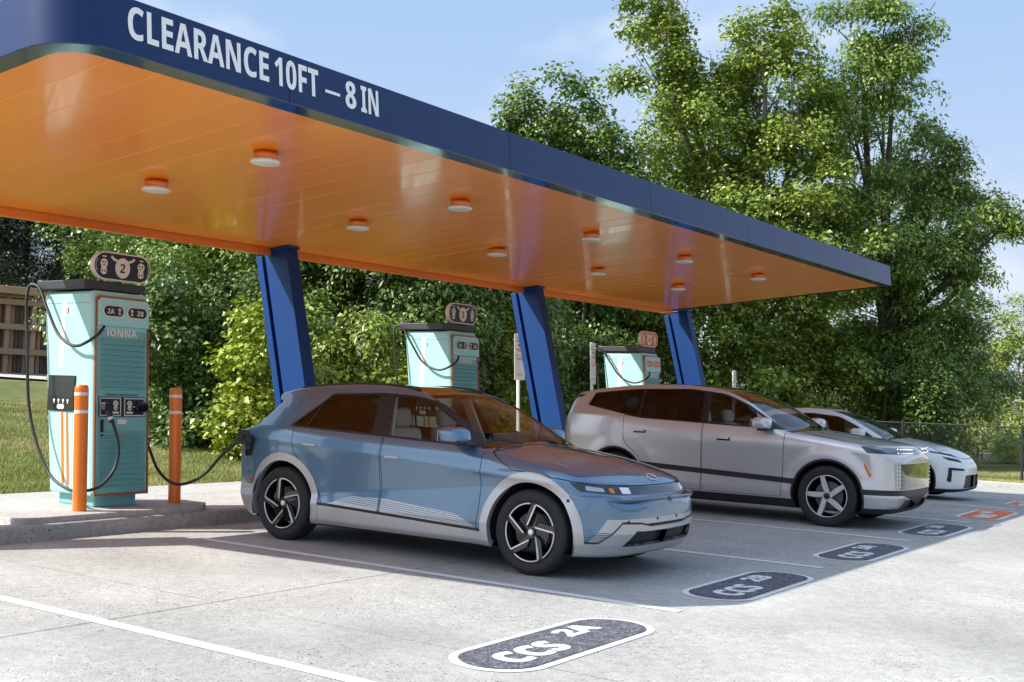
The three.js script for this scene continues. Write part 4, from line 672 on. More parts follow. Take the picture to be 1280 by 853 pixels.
// ---------------------------------------------------------------- silver seven-seater and white car behind it
function carFrame(o) { // shared parts of the two simpler cars
  const { car, S0, paintM, W, ax, wr, archR, dlo, panes, doors, xs, ws, roof, hoodLine, cowl } = o;
  let S = S0, A;
  const sides = (name, m, mat, off, rim) => [part(name, skin(m, off, rim), mat, car), part(name, skin(flip(m), off, rim), mat, car)];
  const whole = (name, m, mat, off, rim) => part(name, skin(join(m, flip(m)), off, rim), mat, car);
  const side = (d) => (x, y, z) => Math.max(d(x, y), 0.45 - z), arch = (x, y) => Math.min(...ax.map((a) => Math.hypot(x - a, y - wr)));
  [A, S] = cut(S, (x, y) => y - o.floor); whole('underbody', A, CM.liner);
  [, S] = cut(S, (x, y) => arch(x, y) - archR);
  [A, S] = cut(S, (x, y, z) => Math.max(arch(x, y) - archR - 0.028, 0.5 - z)); sides('arch_lining', A, CM.trimBlack, 0.004, 0.05);
  [A, S] = cut(S, side(dlo));
  { let P, rest = A; for (const [nm, d, g] of panes) { [P, rest] = cut(rest, (x, y) => Math.max(dlo(x, y) + 0.018, d(x, y))); sides(nm, P, g, -0.004); } sides('window_frame', rest, CM.trimBlack, 0.001, 0.012); }
  [A, S] = cut(S, (x, y, z) => Math.max(xs(x, z) - ws[1], ws[0] - xs(x, z), z - (W(x, y) - 0.08), 0.9 - y));
  { const [gl, bd] = cut(A, (x, y, z) => Math.max(xs(x, z) - ws[1] + 0.05, ws[0] + 0.03 - xs(x, z), z - (W(x, y) - 0.105))); whole('windscreen', gl, CM.glassFront, -0.002); whole('windscreen_border', bd, M.gloss, -0.001); }
  if (roof) { [A, S] = cut(S, (x, y, z) => Math.max(xs(x, z) - ws[0] + 0.012, roof - x, z - (W(x, y) - 0.11), 1.25 - y)); whole('roof_glass', A, o.roofM ?? paintM, -0.002, 0.01); }
  [A, S] = cut(S, (x, y, z) => Math.max(xs(x, z) - cowl, ws[1] - 0.1 - xs(x, z), 0.9 - y, z - (W(x, y) - 0.07))); whole('cowl', A, CM.trimBlack, -0.012);
  S = o.nose(S, whole, sides, side);
  { const [inn] = cut(S, (x, y) => y - 0.98); whole('inner_shell', inn, CM.liner, -0.018); }
  for (const [nm, d, hx, hy, hm] of doors) { let dr; [dr, S] = seam(S, side(d), 0.008); const lv = sides(nm, dr, paintM, 0, 0.012), zz = W(hx, hy); for (const s of [1, -1]) part('door_handle', merge([rbox(0.19, 0.024, 0.018, 0.007, hx, hy, s * (zz + 0.002)), rbox(0.02, 0.05, 0.018, 0.006, hx + 0.09, hy + 0.012, s * (zz + 0.002))]), hm, lv[s > 0 ? 0 : 1]); }
  let hood; [hood, S] = seam(S, (x, y, z) => Math.max(hoodLine(x) - y, cowl + 0.004 - xs(x, z)), 0.008); whole('hood', hood, paintM, 0, 0.012);
  whole('body', S, paintM, 0, 0.01);
  for (const a of ax) for (const s of [1, -1]) { const r = archR + 0.012, g = new THREE.CylinderGeometry(r, r, 0.44, 40, 1, true, -Math.PI * 0.6, Math.PI * 1.2).rotateX(Math.PI / 2).rotateZ(Math.PI).translate(a, wr, s * (o.hw - 0.25)), c = new THREE.CircleGeometry(r, 40, -0.33, Math.PI + 0.66).translate(a, wr, s * (o.hw - 0.46)); part('wheel_well', merge([g, c]), CM.well, car); }
  for (const s of [1, -1]) {
    const g = new THREE.Group(); g.name = 'door_mirror'; car.add(g); const [mx, my, mz] = o.mirror;
    const cap = new THREE.SphereGeometry(1, 26, 16), p = cap.attributes.position, k = (v) => Math.sign(v) * Math.pow(Math.abs(v), 0.62); for (let i = 0; i < p.count; i++) p.setXYZ(i, k(p.getX(i)) * 0.12, Math.max(k(p.getY(i)), -0.75) * 0.085, k(p.getZ(i)) * 0.125); cap.computeVertexNormals();
    part('mirror_cap', cap.translate(mx, my, s * mz), paintM, g); part('mirror_base', rbox(0.15, 0.04, 0.24, 0.012, mx + 0.03, my - 0.075, s * (mz - 0.06)), CM.trimBlack, g); part('mirror_glass', rbox(0.006, 0.11, 0.19, 0.002, mx - 0.122, my, s * mz), CM.chrome, g);
  }
  part('cabin_floor', merge([rbox(3.0, 0.06, 1.5, 0.02, -2.0, 0.46, 0), rbox(0.05, 0.55, 1.5, 0.02, -0.4, 0.7, 0), rbox(0.05, 0.6, 1.4, 0.02, -3.5, 0.75, 0)]), CM.cabin, car);
  part('dashboard', rbox(0.40, 0.14, 1.4, 0.05, -0.72 + (o.dashX ?? 0), o.dashY, 0, 3), std([0.08, 0.08, 0.085], 0.6), car);
  seats(car, o.seatRows, 0.5, o.seatM ?? CM.seat);
}
function bladeWheel(car, x, s, R, zc, rimR, twist, w = 0.255) {
  const g = new THREE.Group(); g.name = 'wheel'; car.add(g); g.position.set(x, R, s * zc); g.rotation.y = s > 0 ? 0 : Math.PI;
  part('tyre', tyreGeo(R, w, rimR), CM.tyre, g);
  part('rim', latheZ([[rimR + 0.004, 0.10], [rimR - 0.002, 0.114], [rimR - 0.012, 0.112], [rimR - 0.03, 0.06], [rimR - 0.04, -0.08], [rimR, -0.1]]), CM.rimDark, g);
  part('rim_ring', new THREE.TorusGeometry(rimR - 0.006, 0.006, 8, 64).translate(0, 0, 0.112), CM.rimCut, g);
  part('brake_disc', latheZ([[0, 0.015], [0.185, 0.015], [0.185, 0], [0, 0]]), CM.disc, g);
  const sp = [];
  for (let i = 0; i < 5; i++) { const a = i * Math.PI * 2 / 5 + 0.35, c = Math.cos(a), n = Math.sin(a), P = (r, t) => [c * r - n * t, n * r + c * t]; sp.push(extr(poly([P(0.03, -0.035 - twist * 0.3), P(rimR - 0.012, 0.03), P(rimR - 0.014, 0.085), P(0.14, 0.045 + twist), P(0.05, 0.03)]), 0.022, 0.004).translate(0, 0, 0.078)); }
  part('spokes', merge(sp), CM.rimCut, g);
  part('hub_cap', latheZ([[0, 0.108], [0.03, 0.108], [0.036, 0.1], [0.038, 0.07]], 24), CM.rimDark, g);
}
function silverCar() {
  const car = thing('parked_car', 'silver three-row electric SUV with dark windows and a black side strip', 'car', [0.45, 0, -10.77], 0, 'cars parked at the chargers');
  const paintM = phys([0.60, 0.59, 0.60], 0.30, { metalness: 0.5, clearcoat: 1, clearcoatRoughness: 0.04 });
  const T0 = table([[-4.6, 1.46], [-4.1, 1.60], [-3.6, 1.705], [-3.0, 1.775], [-2.5, 1.80], [-2.1, 1.80], [-1.75, 1.775], [-1.4, 1.71], [-1.1, 1.60], [-0.8, 1.44], [-0.47, 1.245], [-0.38, 1.222], [0, 1.18], [0.4, 1.135], [0.68, 1.092], [0.82, 1.055], [0.88, 1.0], [0.94, 0.9]], 0.06, -4.7, 1.1);
  const prof = table([[0.1, 0.66], [0.2, 0.76], [0.3, 0.85], [0.42, 0.90], [0.5, 0.908], [0.56, 0.908], [0.70, 0.907], [0.88, 0.906], [0.95, 0.905], [0.96, 0.888], [1.035, 0.872], [1.06, 0.845], [1.1, 0.80], [1.4, 0.5]], 0.005, 0.05, 1.6);
  const rear = table([[0.1, -3.92], [0.3, -4.08], [0.55, -4.2], [1.05, -4.23], [1.25, -4.20], [1.5, -4.08], [1.62, -4.0], [1.8, -3.9]], 0.03, 0.05, 2.0);
  const yb = (x) => 1.24 - 0.03 * (x + 1), Wm = (x, y) => { const b = yb(x), c = 0.98; if (y > b) return 0.925 - (y - b) * (0.47 + 0.08 * sstep(-2.6, -3.8, x)) - Math.max(0, y - b - 0.3) ** 2 * 0.7; if (y > c) { const t = (y - c) / (b - c); return 0.965 - 0.04 * t * t; } if (y > 0.62) return lerp(0.950, 0.965, (y - 0.62) / (c - 0.62)); if (y > 0.42) return lerp(0.962, 0.950, (y - 0.42) / 0.2); return 0.962 - (0.42 - y) * 0.35; };
  const W = (x, y) => { let w = (Wm(x, y - 0.015) + Wm(x, y) + Wm(x, y + 0.015)) / 3; const fl = (xc) => 0.02 * (1 - sstep(0.46, 0.66, Math.hypot(x - xc, y - 0.41))) * sstep(1.1, 0.95, y); w += Math.max(fl(0), fl(-3.13)); if (x > 0.1) w -= 0.09 * (x - 0.1) ** 2; if (x < -3.1) w -= 0.09 * (-3.1 - x) ** 2 + sstep(1.0, 1.45, y) * 0.05 * (-3.1 - x); return w; };
  const T = (x, z) => T0(x + 0.2 * z * z) - 0.05 * z * z, F = (y, z) => { const q = (z / 0.97) ** 2; return prof(y) - 0.06 * z * z - 0.34 * q * q * q * q; }, R = (y, z) => { const q = (z / 0.93) ** 2; return rear(y) + 0.06 * z * z + 0.25 * q * q * q; };
  const f = (x, y, z) => smax(smax(smax(z - W(x, y), y - T(x, z), y > 1.2 ? 0.06 : 0.09), smax(x - F(y, z), R(y, z) - x, 0.02), 0.045), 0.20 - y, 0.05);
  const xs = (x, z) => x + 0.2 * z * z, dlo = polyD(rounded([[-3.70, 1.445], [-2.74, 1.288], [-0.60, 1.213], [-1.17, 1.54], [-1.52, 1.672, 0.1], [-2.05, 1.728, 0.1], [-2.9, 1.708, 0.1], [-3.62, 1.635]], 0.025));
  carFrame({
    car, S0: shellMesh(f, [-4.34, 1.0], [0.12, 1.88], 1.03, 0.019), paintM, W, ax: [0, -3.13], wr: 0.392, archR: 0.452, floor: 0.225, hw: 0.97, dlo, xs, ws: [-1.52, -0.40], roof: -3.2, cowl: -0.36, roofM: phys([0.010, 0.009, 0.009], 0.05, { clearcoat: 1, clearcoatRoughness: 0.02 }),
    panes: [['front_side_window', (x, y) => Math.max(-(x + 1.70 + (y - 1.25) * 0.1), x + 0.78), CM.glassSide], ['rear_side_window', (x, y) => Math.max(x + 1.80 + (y - 1.25) * 0.1, -2.76 - x), CM.glassDark], ['quarter_window', (x, y) => x + 2.80, CM.glassDark]],
    doors: [['front_door', polyD(rounded([[-1.765, 1.262], [-1.76, 0.34], [-0.63, 0.34], [-0.60, 0.6], [-0.585, 1.222]], 0.02)), -1.45, 1.045, M.gloss], ['rear_door', polyD(rounded([[-3.02, 1.33], [-3.0, 0.95, 0.1], [-2.70, 0.72, 0.2], [-2.56, 0.34], [-1.775, 0.34], [-1.778, 1.263], [-2.74, 1.292]], 0.02)), -2.74, 1.09, M.gloss]],
    hoodLine: pw.bind(null, [[-0.7, 1.27], [-0.45, 1.2], [0.2, 1.10], [0.5, 1.065], [0.95, 1.0]]), mirror: [-0.86, 1.29, 1.06], dashY: 1.12, dashX: 0, seatRows: [[-1.6, 0.66, 0.4], [-1.6, 0.66, -0.4], [-2.5, 0.68, 0.4], [-2.5, 0.68, -0.4]],
    nose(S, whole, sides) {
      let A, p;
      const N = (d) => (x, y, z) => Math.max(d(z, y), 0.35 - x);
      // headlight bar with rows of small lamps
      [A, S] = cut(S, (x, y, z) => Math.max(y - 1.035 - 0.03 * z * z, 0.955 + 0.02 * z * z - y, 0.40 + (1.07 - y) * 1.1 - x)); whole('headlight_bar', A, M.gloss, -0.004, 0.02);
      for (const s of [1, -1]) for (let r = 0; r < 2; r++) for (let i = 0; i < 8; i++) { const z = 0.24 + i * 0.066, y = (r ? 0.974 : 1.022) + 0.02 * z * z; part('lamp_cell', rbox(0.014, 0.018, 0.036, 0.004, F(y, z) + 0.002, y, s * z), CM.led, car); }
      [A, S] = cut(S, N(polyD([[-1, 0.52], [0.77, 0.52], [0.80, 0.845], [-1, 0.845]]))); // dark glass grille
      { [p, A] = cut(A, (x, y, z) => 0.68 - z); sides('side_lamp_panel', p, phys([0.42, 0.41, 0.39], 0.22, { metalness: 0.6, clearcoat: 1 }), -0.004, 0.01); whole('grille_glass', A, phys([0.015, 0.015, 0.016], 0.04, { clearcoat: 1, clearcoatRoughness: 0.02 }), -0.006, 0.012); }
      for (const s of [1, -1]) for (let c = 0; c < 2; c++) for (let r = 0; r < 6; r++) { const z = 0.705 + c * 0.045, y = 0.56 + r * 0.05; part('lamp_cell', rbox(0.014, 0.026, 0.026, 0.004, F(y, z) + 0.002, y, s * z), c + r === 0 ? CM.led : CM.led, car); }
      [A, S] = cut(S, N((z, y) => Math.max(y - 0.515, 0.445 - y - Math.max(0, 0.62 - z) * 0.2))); whole('bumper_band', A, CM.trimBlack, -0.006);
      [A, S] = cut(S, N(polyD(rounded([[-1, 0.26], [0.60, 0.26], [0.50, 0.385], [-1, 0.385]], 0.03)))); whole('lower_intake', A, phys([0.05, 0.05, 0.052], 0.3, { metalness: 0.4 }), -0.04, -0.045);
      [A, S] = cut(S, (x, y, z) => Math.max(y - 0.275, -x + 0.45)); whole('bumper_lip', A, CM.trimBlack, 0);
      [A, S] = cut(S, (x, y, z) => Math.max(Math.abs(y - 0.555 + (x + 0.5) * 0.038) - 0.036, Math.abs(x + 1.56) - 1.2, 0.5 - z)); sides('side_strip', A, CM.trimBlack, 0.006, 0.01);
      [A, S] = cut(S, (x, y, z) => Math.max(y - 0.32, Math.abs(x + 1.56) - 1.25, 0.4 - z)); sides('rocker', A, CM.trimBlack, 0.004, 0.01);
      [A, S] = cut(S, (x, y, z) => Math.max(x + 3.72 + (1.62 - y) * 0.35, 1.2 - y, y - 1.60, z - 0.70)); whole('rear_window', A, M.gloss, -0.003, 0.01);
      for (const s of [1, -1]) part('side_marker', bar([0.47, 0.835, 0], [0.555, 0.68, 0], 0.032, 0.03).translate(0, 0, s * (W(0.5, 0.75) - 0.012)), CM.amber, car);
      return S;
    },
  });
  for (const x of [0, -3.13]) for (const s of [1, -1]) bladeWheel(car, x, s, 0.392, 0.85, 0.272, 0.02);
}
function whiteCar() {
  const car = thing('parked_car', 'white low electric car at the far end showing its nose beyond the silver SUV', 'car', [-0.14, -0.024, -16.8], 0, 'cars parked at the chargers');
  const paintM = phys([0.78, 0.78, 0.79], 0.32, { clearcoat: 1, clearcoatRoughness: 0.05 });
  const T0 = table([[-4.4, 0.95], [-4.0, 1.06], [-3.5, 1.24], [-3.0, 1.42], [-2.5, 1.53], [-2.0, 1.565], [-1.6, 1.55], [-1.25, 1.47], [-0.9, 1.32], [-0.36, 1.075], [-0.28, 1.055], [0, 1.015], [0.35, 0.945], [0.62, 0.86], [0.78, 0.77], [0.9, 0.6]], 0.06, -4.5, 1.1);
  const prof = table([[0.08, 0.62], [0.15, 0.74], [0.22, 0.85], [0.3, 0.86], [0.45, 0.865], [0.6, 0.85], [0.7, 0.82], [0.8, 0.75], [1.2, 0.4]], 0.02, 0.05, 1.4);
  const rear = table([[0.1, -3.7], [0.3, -3.86], [0.6, -3.97], [0.95, -3.97], [1.1, -3.9], [1.4, -3.5]], 0.03, 0.05, 1.7);
  const yb = (x) => 1.03 - 0.03 * (x + 1), Wm = (x, y) => { const b = yb(x); if (y > b) return 0.87 - (y - b) * 0.58; if (y > 0.78) return 0.945 - 0.075 * ((y - 0.78) / (b - 0.78)) ** 1.6; if (y > 0.5) return lerp(0.925, 0.945, (y - 0.5) / 0.28); return 0.94 - Math.max(0, 0.35 - y) * 0.3 - (y > 0.35 ? (y - 0.35) * 0.1 : 0); };
  const W = (x, y) => { let w = (Wm(x, y - 0.015) + Wm(x, y) + Wm(x, y + 0.015)) / 3; if (x > 0.1) w -= 0.11 * (x - 0.1) ** 2; if (x < -2.8) w -= 0.12 * (-2.8 - x) ** 2; return w; };
  const T = (x, z) => T0(x + 0.24 * z * z) - 0.05 * z * z, F = (y, z) => { const q = (z / 0.95) ** 2; return prof(y) - 0.10 * z * z - 0.36 * q * q * q; }, R = (y, z) => rear(y) + 0.1 * z * z + 0.2 * (z / 0.9) ** 6;
  const f = (x, y, z) => smax(smax(smax(z - W(x, y), y - T(x, z), y > 1.05 ? 0.06 : 0.14), smax(x - F(y, z), R(y, z) - x, 0.02), 0.07), 0.16 - y, 0.05);
  const xs = (x, z) => x + 0.24 * z * z, dlo = polyD(rounded([[-3.1, 1.15], [-0.62, 1.035], [-1.0, 1.25], [-1.35, 1.41, 0.1], [-1.9, 1.46, 0.1], [-2.6, 1.40]], 0.03));
  carFrame({
    car, S0: shellMesh(f, [-4.1, 0.97], [0.1, 1.66], 1.0, 0.024), paintM, W, ax: [0, -2.95], wr: 0.36, archR: 0.42, floor: 0.19, hw: 0.94, dlo, xs, ws: [-1.42, -0.30], roof: 0, cowl: -0.27,
    panes: [['front_side_window', (x, y) => Math.max(-1.72 - x, x + 0.85), CM.glassSide], ['rear_side_window', (x) => x + 1.80, CM.glassDark]],
    doors: [['front_door', polyD(rounded([[-1.745, 1.085], [-1.72, 0.30], [-0.62, 0.30], [-0.60, 0.5], [-0.56, 1.035]], 0.02)), -1.45, 0.88, paintM], ['rear_door', polyD(rounded([[-2.8, 1.12], [-2.78, 0.85], [-2.5, 0.55], [-2.42, 0.30], [-1.735, 0.30], [-1.757, 1.085]], 0.02)), -2.45, 0.90, paintM]],
    hoodLine: pw.bind(null, [[-0.7, 1.12], [-0.4, 1.02], [0.3, 0.92], [0.6, 0.80], [0.95, 0.68]]), mirror: [-0.90, 1.13, 1.0], dashY: 0.98, dashX: 0.1, seatRows: [[-1.6, 0.52, 0.37], [-1.6, 0.52, -0.37]],
    nose(S, whole, sides) {
      let A; const N = (d) => (x, y, z) => Math.max(d(z, y), 0.18 - x);
      [A, S] = cut(S, N(polyD([[0.46, 0.755], [0.85, 0.835], [0.89, 0.885], [0.52, 0.825]]))); sides('headlight', A, CM.trimBlack, -0.006, 0.01);
      [A, S] = cut(S, N(polyD([[0.45, 0.672], [0.78, 0.72], [0.84, 0.79], [0.50, 0.735]]))); sides('headlight', A, CM.trimBlack, -0.006, 0.01);
      [A, S] = cut(S, N(polyD(rounded([[-1, 0.24], [0.52, 0.24], [0.46, 0.46], [-1, 0.47]], 0.03)))); whole('lower_grille', A, std([0.02, 0.02, 0.022], 0.5), -0.03, -0.035);
      [A, S] = cut(S, N(polyD([[0.50, 0.575], [0.82, 0.60], [0.85, 0.36], [0.80, 0.345], [0.785, 0.555], [0.50, 0.54]]))); sides('air_curtain', A, CM.trimBlack, -0.015, -0.02);
      [A, S] = cut(S, (x, y, z) => Math.max(y - 0.225, -x + 0.3)); whole('splitter', A, CM.trimBlack, 0.01);
      part('emblem', rbox(0.012, 0.03, 0.09, 0.005, F(0.66, 0) + 0.002, 0.66, 0), CM.chrome, car);
      return S;
    },
  });
  for (const x of [0, -2.95]) for (const s of [1, -1]) bladeWheel(car, x, s, 0.36, 0.81, 0.262, 0.0, 0.25);
}
silverCar();
whiteCar();
// ---------------------------------------------------------------- trees, shrubs, lawn, fence, timber building
const eye = camera.position.clone(), axR = V3(1, 0, 0).applyQuaternion(camera.quaternion), axU = V3(0, 1, 0).applyQuaternion(camera.quaternion), axF = V3(0, 0, -1).applyQuaternion(camera.quaternion);
const place = (u, v, d) => eye.clone().addScaledVector(axF, d).addScaledVector(axR, d * (u - 640) / 1401).addScaledVector(axU, -d * (v - 426.5) / 1401); // survey of the photograph: where a bearing meets a depth
function sprigGeo(n, L, w, spread, seed, droop = 0.2) {
  const r = rng(seed), pos = [], nor = [], idx = [];
  for (let i = 0; i < n; i++) {
    const a = r() * 6.283, h = r() * 2 - 0.7, q = Math.sqrt(r()) * spread, base = V3(Math.cos(a) * q, h * spread * 0.55, Math.sin(a) * q), dir = V3(Math.cos(a) + (r() - 0.5) * 1.2, (r() - 0.45) * 1.1 - droop, Math.sin(a) + (r() - 0.5) * 1.2).normalize(), up = V3((r() - 0.5) * 1.3, 1, (r() - 0.5) * 1.3).normalize(), sd = dir.clone().cross(up).normalize(), nn = sd.clone().cross(dir).normalize(), l = L * (0.5 + r() * 0.95), ww = w * (0.5 + r() * 0.9), s = pos.length / 3;
    const pt = (t, k, f) => { const p = base.clone().addScaledVector(dir, l * t).addScaledVector(sd, ww * k).addScaledVector(nn, f * ww); pos.push(p.x, p.y, p.z); nor.push(nn.x, nn.y, nn.z); };
    pt(0, 0, 0); pt(0.42, 0.5, 0.16); pt(0.42, -0.5, 0.16); pt(1, 0, -0.12); pt(0.5, 0, 0);
    idx.push(s, s + 1, s + 4, s + 4, s + 1, s + 3, s, s + 4, s + 2, s + 4, s + 3, s + 2);
  }
  const g = new THREE.BufferGeometry(); g.setAttribute('position', new THREE.Float32BufferAttribute(pos, 3)); g.setIndex(idx); g.computeVertexNormals(); return g;
}
const SPRIG = [sprigGeo(27, 0.108, 0.078, 0.29, 1), sprigGeo(27, 0.112, 0.066, 0.30, 2, 0.35), sprigGeo(30, 0.135, 0.05, 0.33, 3, 0.55), sprigGeo(26, 0.10, 0.03, 0.34, 4, 0.1), sprigGeo(18, 0.10, 0.055, 0.24, 5)];
const leafM = phys([1, 1, 1], 0.38, { transmission: 0.4, specularIntensity: 0.9 });
leafM.name = 'leaf';
const barkM = std([0.10, 0.08, 0.062], 0.95), barkPale = std([0.22, 0.19, 0.16], 0.95);
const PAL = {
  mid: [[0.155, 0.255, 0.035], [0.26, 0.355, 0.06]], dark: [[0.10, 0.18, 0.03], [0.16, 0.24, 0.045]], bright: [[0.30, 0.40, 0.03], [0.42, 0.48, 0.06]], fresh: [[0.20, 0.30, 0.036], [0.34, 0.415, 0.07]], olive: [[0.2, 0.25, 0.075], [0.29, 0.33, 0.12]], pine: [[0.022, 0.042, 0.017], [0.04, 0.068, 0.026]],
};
const crownN = noise2(91);
function crown(parent, lobes, pal, seed, o = {}) { // lobes: [Vector3, radius, squash]
  const r = rng(seed), list = [], { kind = 0, density = 1, size = 1, fat = 1 } = o;
  for (const [c, R, sq = 0.85] of lobes) {
    const n = Math.ceil(R * R * 6.2 * density + 3);
    for (let i = 0; i < n; i++) { // clumps on the outside of the lobe, some inside
      const d = V3(r() * 2 - 1, r() * 2 - 1, r() * 2 - 1); if (d.lengthSq() > 1 || d.lengthSq() < 0.01) { i--; continue; } d.normalize();
      const lump = crownN((d.x + c.x) * 2.1 + 60, (d.y * 1.3 + d.z + c.y) * 2.1 + 60, 200), q = R * (0.36 + 0.5 * Math.pow(r(), 0.5) + 0.28 * (lump - 0.45)), k = (0.55 + r() * 0.9) * 0.42 * fat * Math.min(1.25, 0.55 + R * 0.45), cx = c.x + d.x * q, cy = c.y + d.y * q * sq, cz = c.z + d.z * q, m = (5 + (r() * 7 | 0)) * (fat > 1 ? 1.8 : 1);
      for (let j = 0; j < m; j++) { const e = V3(r() * 2 - 1, r() * 2 - 1, r() * 2 - 1); e.normalize().multiplyScalar(k * Math.pow(r(), 0.45)); list.push([cx + e.x, cy + e.y * 0.62 - (e.x * e.x + e.z * e.z) * 0.35, cz + e.z, V3(d.x * 0.5 + e.x, d.y * 0.5 + 0.5, d.z * 0.5 + e.z)]); }
    }
  }
  const m = new THREE.InstancedMesh(SPRIG[kind], leafM, list.length), dm = new THREE.Object3D(), col = new THREE.Color(), [a, b] = PAL[pal];
  const org = parent.position;
  list.forEach(([x, y, z, d], i) => {
    dm.position.set(x - org.x, y - org.y, z - org.z); dm.quaternion.setFromUnitVectors(V3(0, 1, 0), V3(d.x * 0.6 + (r() - 0.5) * 0.7, 0.75 + d.y * 0.4, d.z * 0.6 + (r() - 0.5) * 0.7).normalize()); dm.rotateY(r() * 6.28); dm.scale.setScalar((0.75 + r() * 0.6) * size); dm.updateMatrix(); m.setMatrixAt(i, dm.matrix);
    const t = r() * 0.7 + 0.3 * crownN(x * 0.8 + 70, z * 0.8 + y * 0.7 + 70, 200), k = 0.8 + r() * 0.45; col.setRGB(lerp(a[0], b[0], t) * k, lerp(a[1], b[1], t) * k, lerp(a[2], b[2], t) * k); m.setColorAt(i, col);
  });
  m.name = 'crown'; m.userData.kind = 'stuff'; m.castShadow = m.receiveShadow = true; parent.add(m); return m;
}
function limbs(parent, base, lobes, rad, bark, seed) {
  const r = rng(seed), o = parent.position, L = (v) => [v.x - o.x, v.y - o.y, v.z - o.z], top = lobes.reduce((a, b) => (b[0].y > a[0].y ? b : a))[0], fork = base.clone().lerp(top, 0.28); fork.x = base.x + (top.x - base.x) * 0.12; fork.z = base.z + (top.z - base.z) * 0.12;
  part('trunk', rod(L(base.clone().setY(base.y - 0.4)), L(fork), rad, rad * 0.72, 12), bark, parent);
  for (const [c, R] of lobes) {
    const mid = fork.clone().lerp(c, 0.5); mid.y += (r() - 0.3) * 0.5; mid.x += (r() - 0.5) * 0.5; mid.z += (r() - 0.5) * 0.5; const k = rad * (0.28 + 0.2 * r());
    const tw = [rod(L(fork), L(mid), k * 1.2, k * 0.8, 7), rod(L(mid), L(c), k * 0.8, k * 0.3, 6)];
    for (let i = 0; i < 5; i++) { const e = c.clone().add(V3((r() - 0.5) * R * 1.7, (r() - 0.2) * R * 1.2, (r() - 0.5) * R * 1.7)); tw.push(rod(L(mid.clone().lerp(c, 0.4 + r() * 0.6)), L(e), k * 0.3, k * 0.1, 5)); }
    part('branch', merge(tw), bark, parent);
  }
}
function tree(name, label, group, base, lobes, pal, seed, o = {}) {
  const t = thing(name, label, o.cat ?? 'tree', [base.x, base.y, base.z], 0, group);
  limbs(t, base, lobes, o.rad ?? 0.16, o.bark ?? barkM, seed + 7); crown(t, lobes, pal, seed, o); return t;
}
const clearOf = (u, d, R) => { for (let k = 0; k < 60; k++, d += 0.5) { const p = place(u, 500, d); if (p.x < -8.3 - R || p.z < -28.6 - R) break; } return d; };
const onLand = (u, d, R = 0) => { if (R) d = clearOf(u, d, R); const p = place(u, 500, d); p.y = landY(p.x, p.z); return p; };
// the belt of trees behind the island
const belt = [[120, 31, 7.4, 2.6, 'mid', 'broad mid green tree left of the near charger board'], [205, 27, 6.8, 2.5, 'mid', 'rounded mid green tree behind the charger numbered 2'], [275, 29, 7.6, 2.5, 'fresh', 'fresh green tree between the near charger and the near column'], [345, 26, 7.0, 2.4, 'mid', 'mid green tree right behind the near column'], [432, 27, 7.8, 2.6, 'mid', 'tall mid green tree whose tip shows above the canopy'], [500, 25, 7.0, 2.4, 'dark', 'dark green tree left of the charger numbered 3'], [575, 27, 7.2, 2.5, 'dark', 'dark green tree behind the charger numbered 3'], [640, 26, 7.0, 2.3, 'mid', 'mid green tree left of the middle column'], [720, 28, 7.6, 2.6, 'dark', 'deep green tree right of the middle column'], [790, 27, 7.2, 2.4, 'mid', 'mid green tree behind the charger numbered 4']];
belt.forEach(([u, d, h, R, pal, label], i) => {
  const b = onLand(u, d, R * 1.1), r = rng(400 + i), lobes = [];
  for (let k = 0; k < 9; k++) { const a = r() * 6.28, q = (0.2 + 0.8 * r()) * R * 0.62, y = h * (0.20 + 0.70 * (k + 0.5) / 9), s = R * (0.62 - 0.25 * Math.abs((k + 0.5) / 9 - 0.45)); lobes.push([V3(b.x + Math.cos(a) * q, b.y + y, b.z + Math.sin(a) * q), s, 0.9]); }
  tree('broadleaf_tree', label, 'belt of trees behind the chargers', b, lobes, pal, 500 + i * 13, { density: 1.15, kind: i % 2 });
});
// shrubs in front of them
const shrubs = [[318, 20.5, 1.0, 'bright', 'bright yellow green shrub left of the near column', 2], [352, 21.5, 0.8, 'bright', 'small yellow green shrub at the foot of the near column', 2], [470, 20.5, 0.95, 'bright', 'yellow green shrub just left of the charger numbered 3', 2], [425, 22, 1.05, 'fresh', 'fresh green shrub between the near column and the charger numbered 3', 2], [630, 21.5, 1.15, 'bright', 'tall sunlit shrub between the charger numbered 3 and the middle column', 4], [605, 23.5, 1.2, 'fresh', 'leafy shrub tight behind the right edge of the charger numbered 3', 3], [230, 22, 1.25, 'dark', 'dark shrub at the lawn edge right of the near charger', 2], [275, 22.5, 1.3, 'dark', 'dark shrub at the lawn edge behind the second bollard', 2], [205, 24, 1.2, 'mid', 'mid green shrub beside the right edge of the near charger', 3], [395, 23, 1.2, 'mid', 'mid green shrub right of the near column', 2], [540, 23.5, 1.2, 'dark', 'dark shrub behind the charger numbered 3', 2], [680, 24, 1.2, 'mid', 'mid green shrub behind the middle column', 2], [740, 24, 1.2, 'dark', 'dark shrub right of the middle column', 2], [845, 25, 1.35, 'bright', 'yellow green shrub left of the far column', 3], [905, 25.5, 1.3, 'fresh', 'sunlit shrub just right of the far column', 3], [965, 26.5, 1.4, 'fresh', 'leafy shrub above the silver car windscreen', 3], [1030, 28, 1.4, 'mid', 'mid green shrub above the white car roof', 3], [1100, 30, 1.3, 'dark', 'dark shrub above the white car hood', 2], [1165, 33, 1.2, 'dark', 'dark shrub at the fence left of the grass strip', 2], [1195, 36, 0.75, 'bright', 'low yellow green shrub right of the white car nose', 1], [1262, 38, 0.8, 'bright', 'low yellow green shrub by the right fence post', 1]];
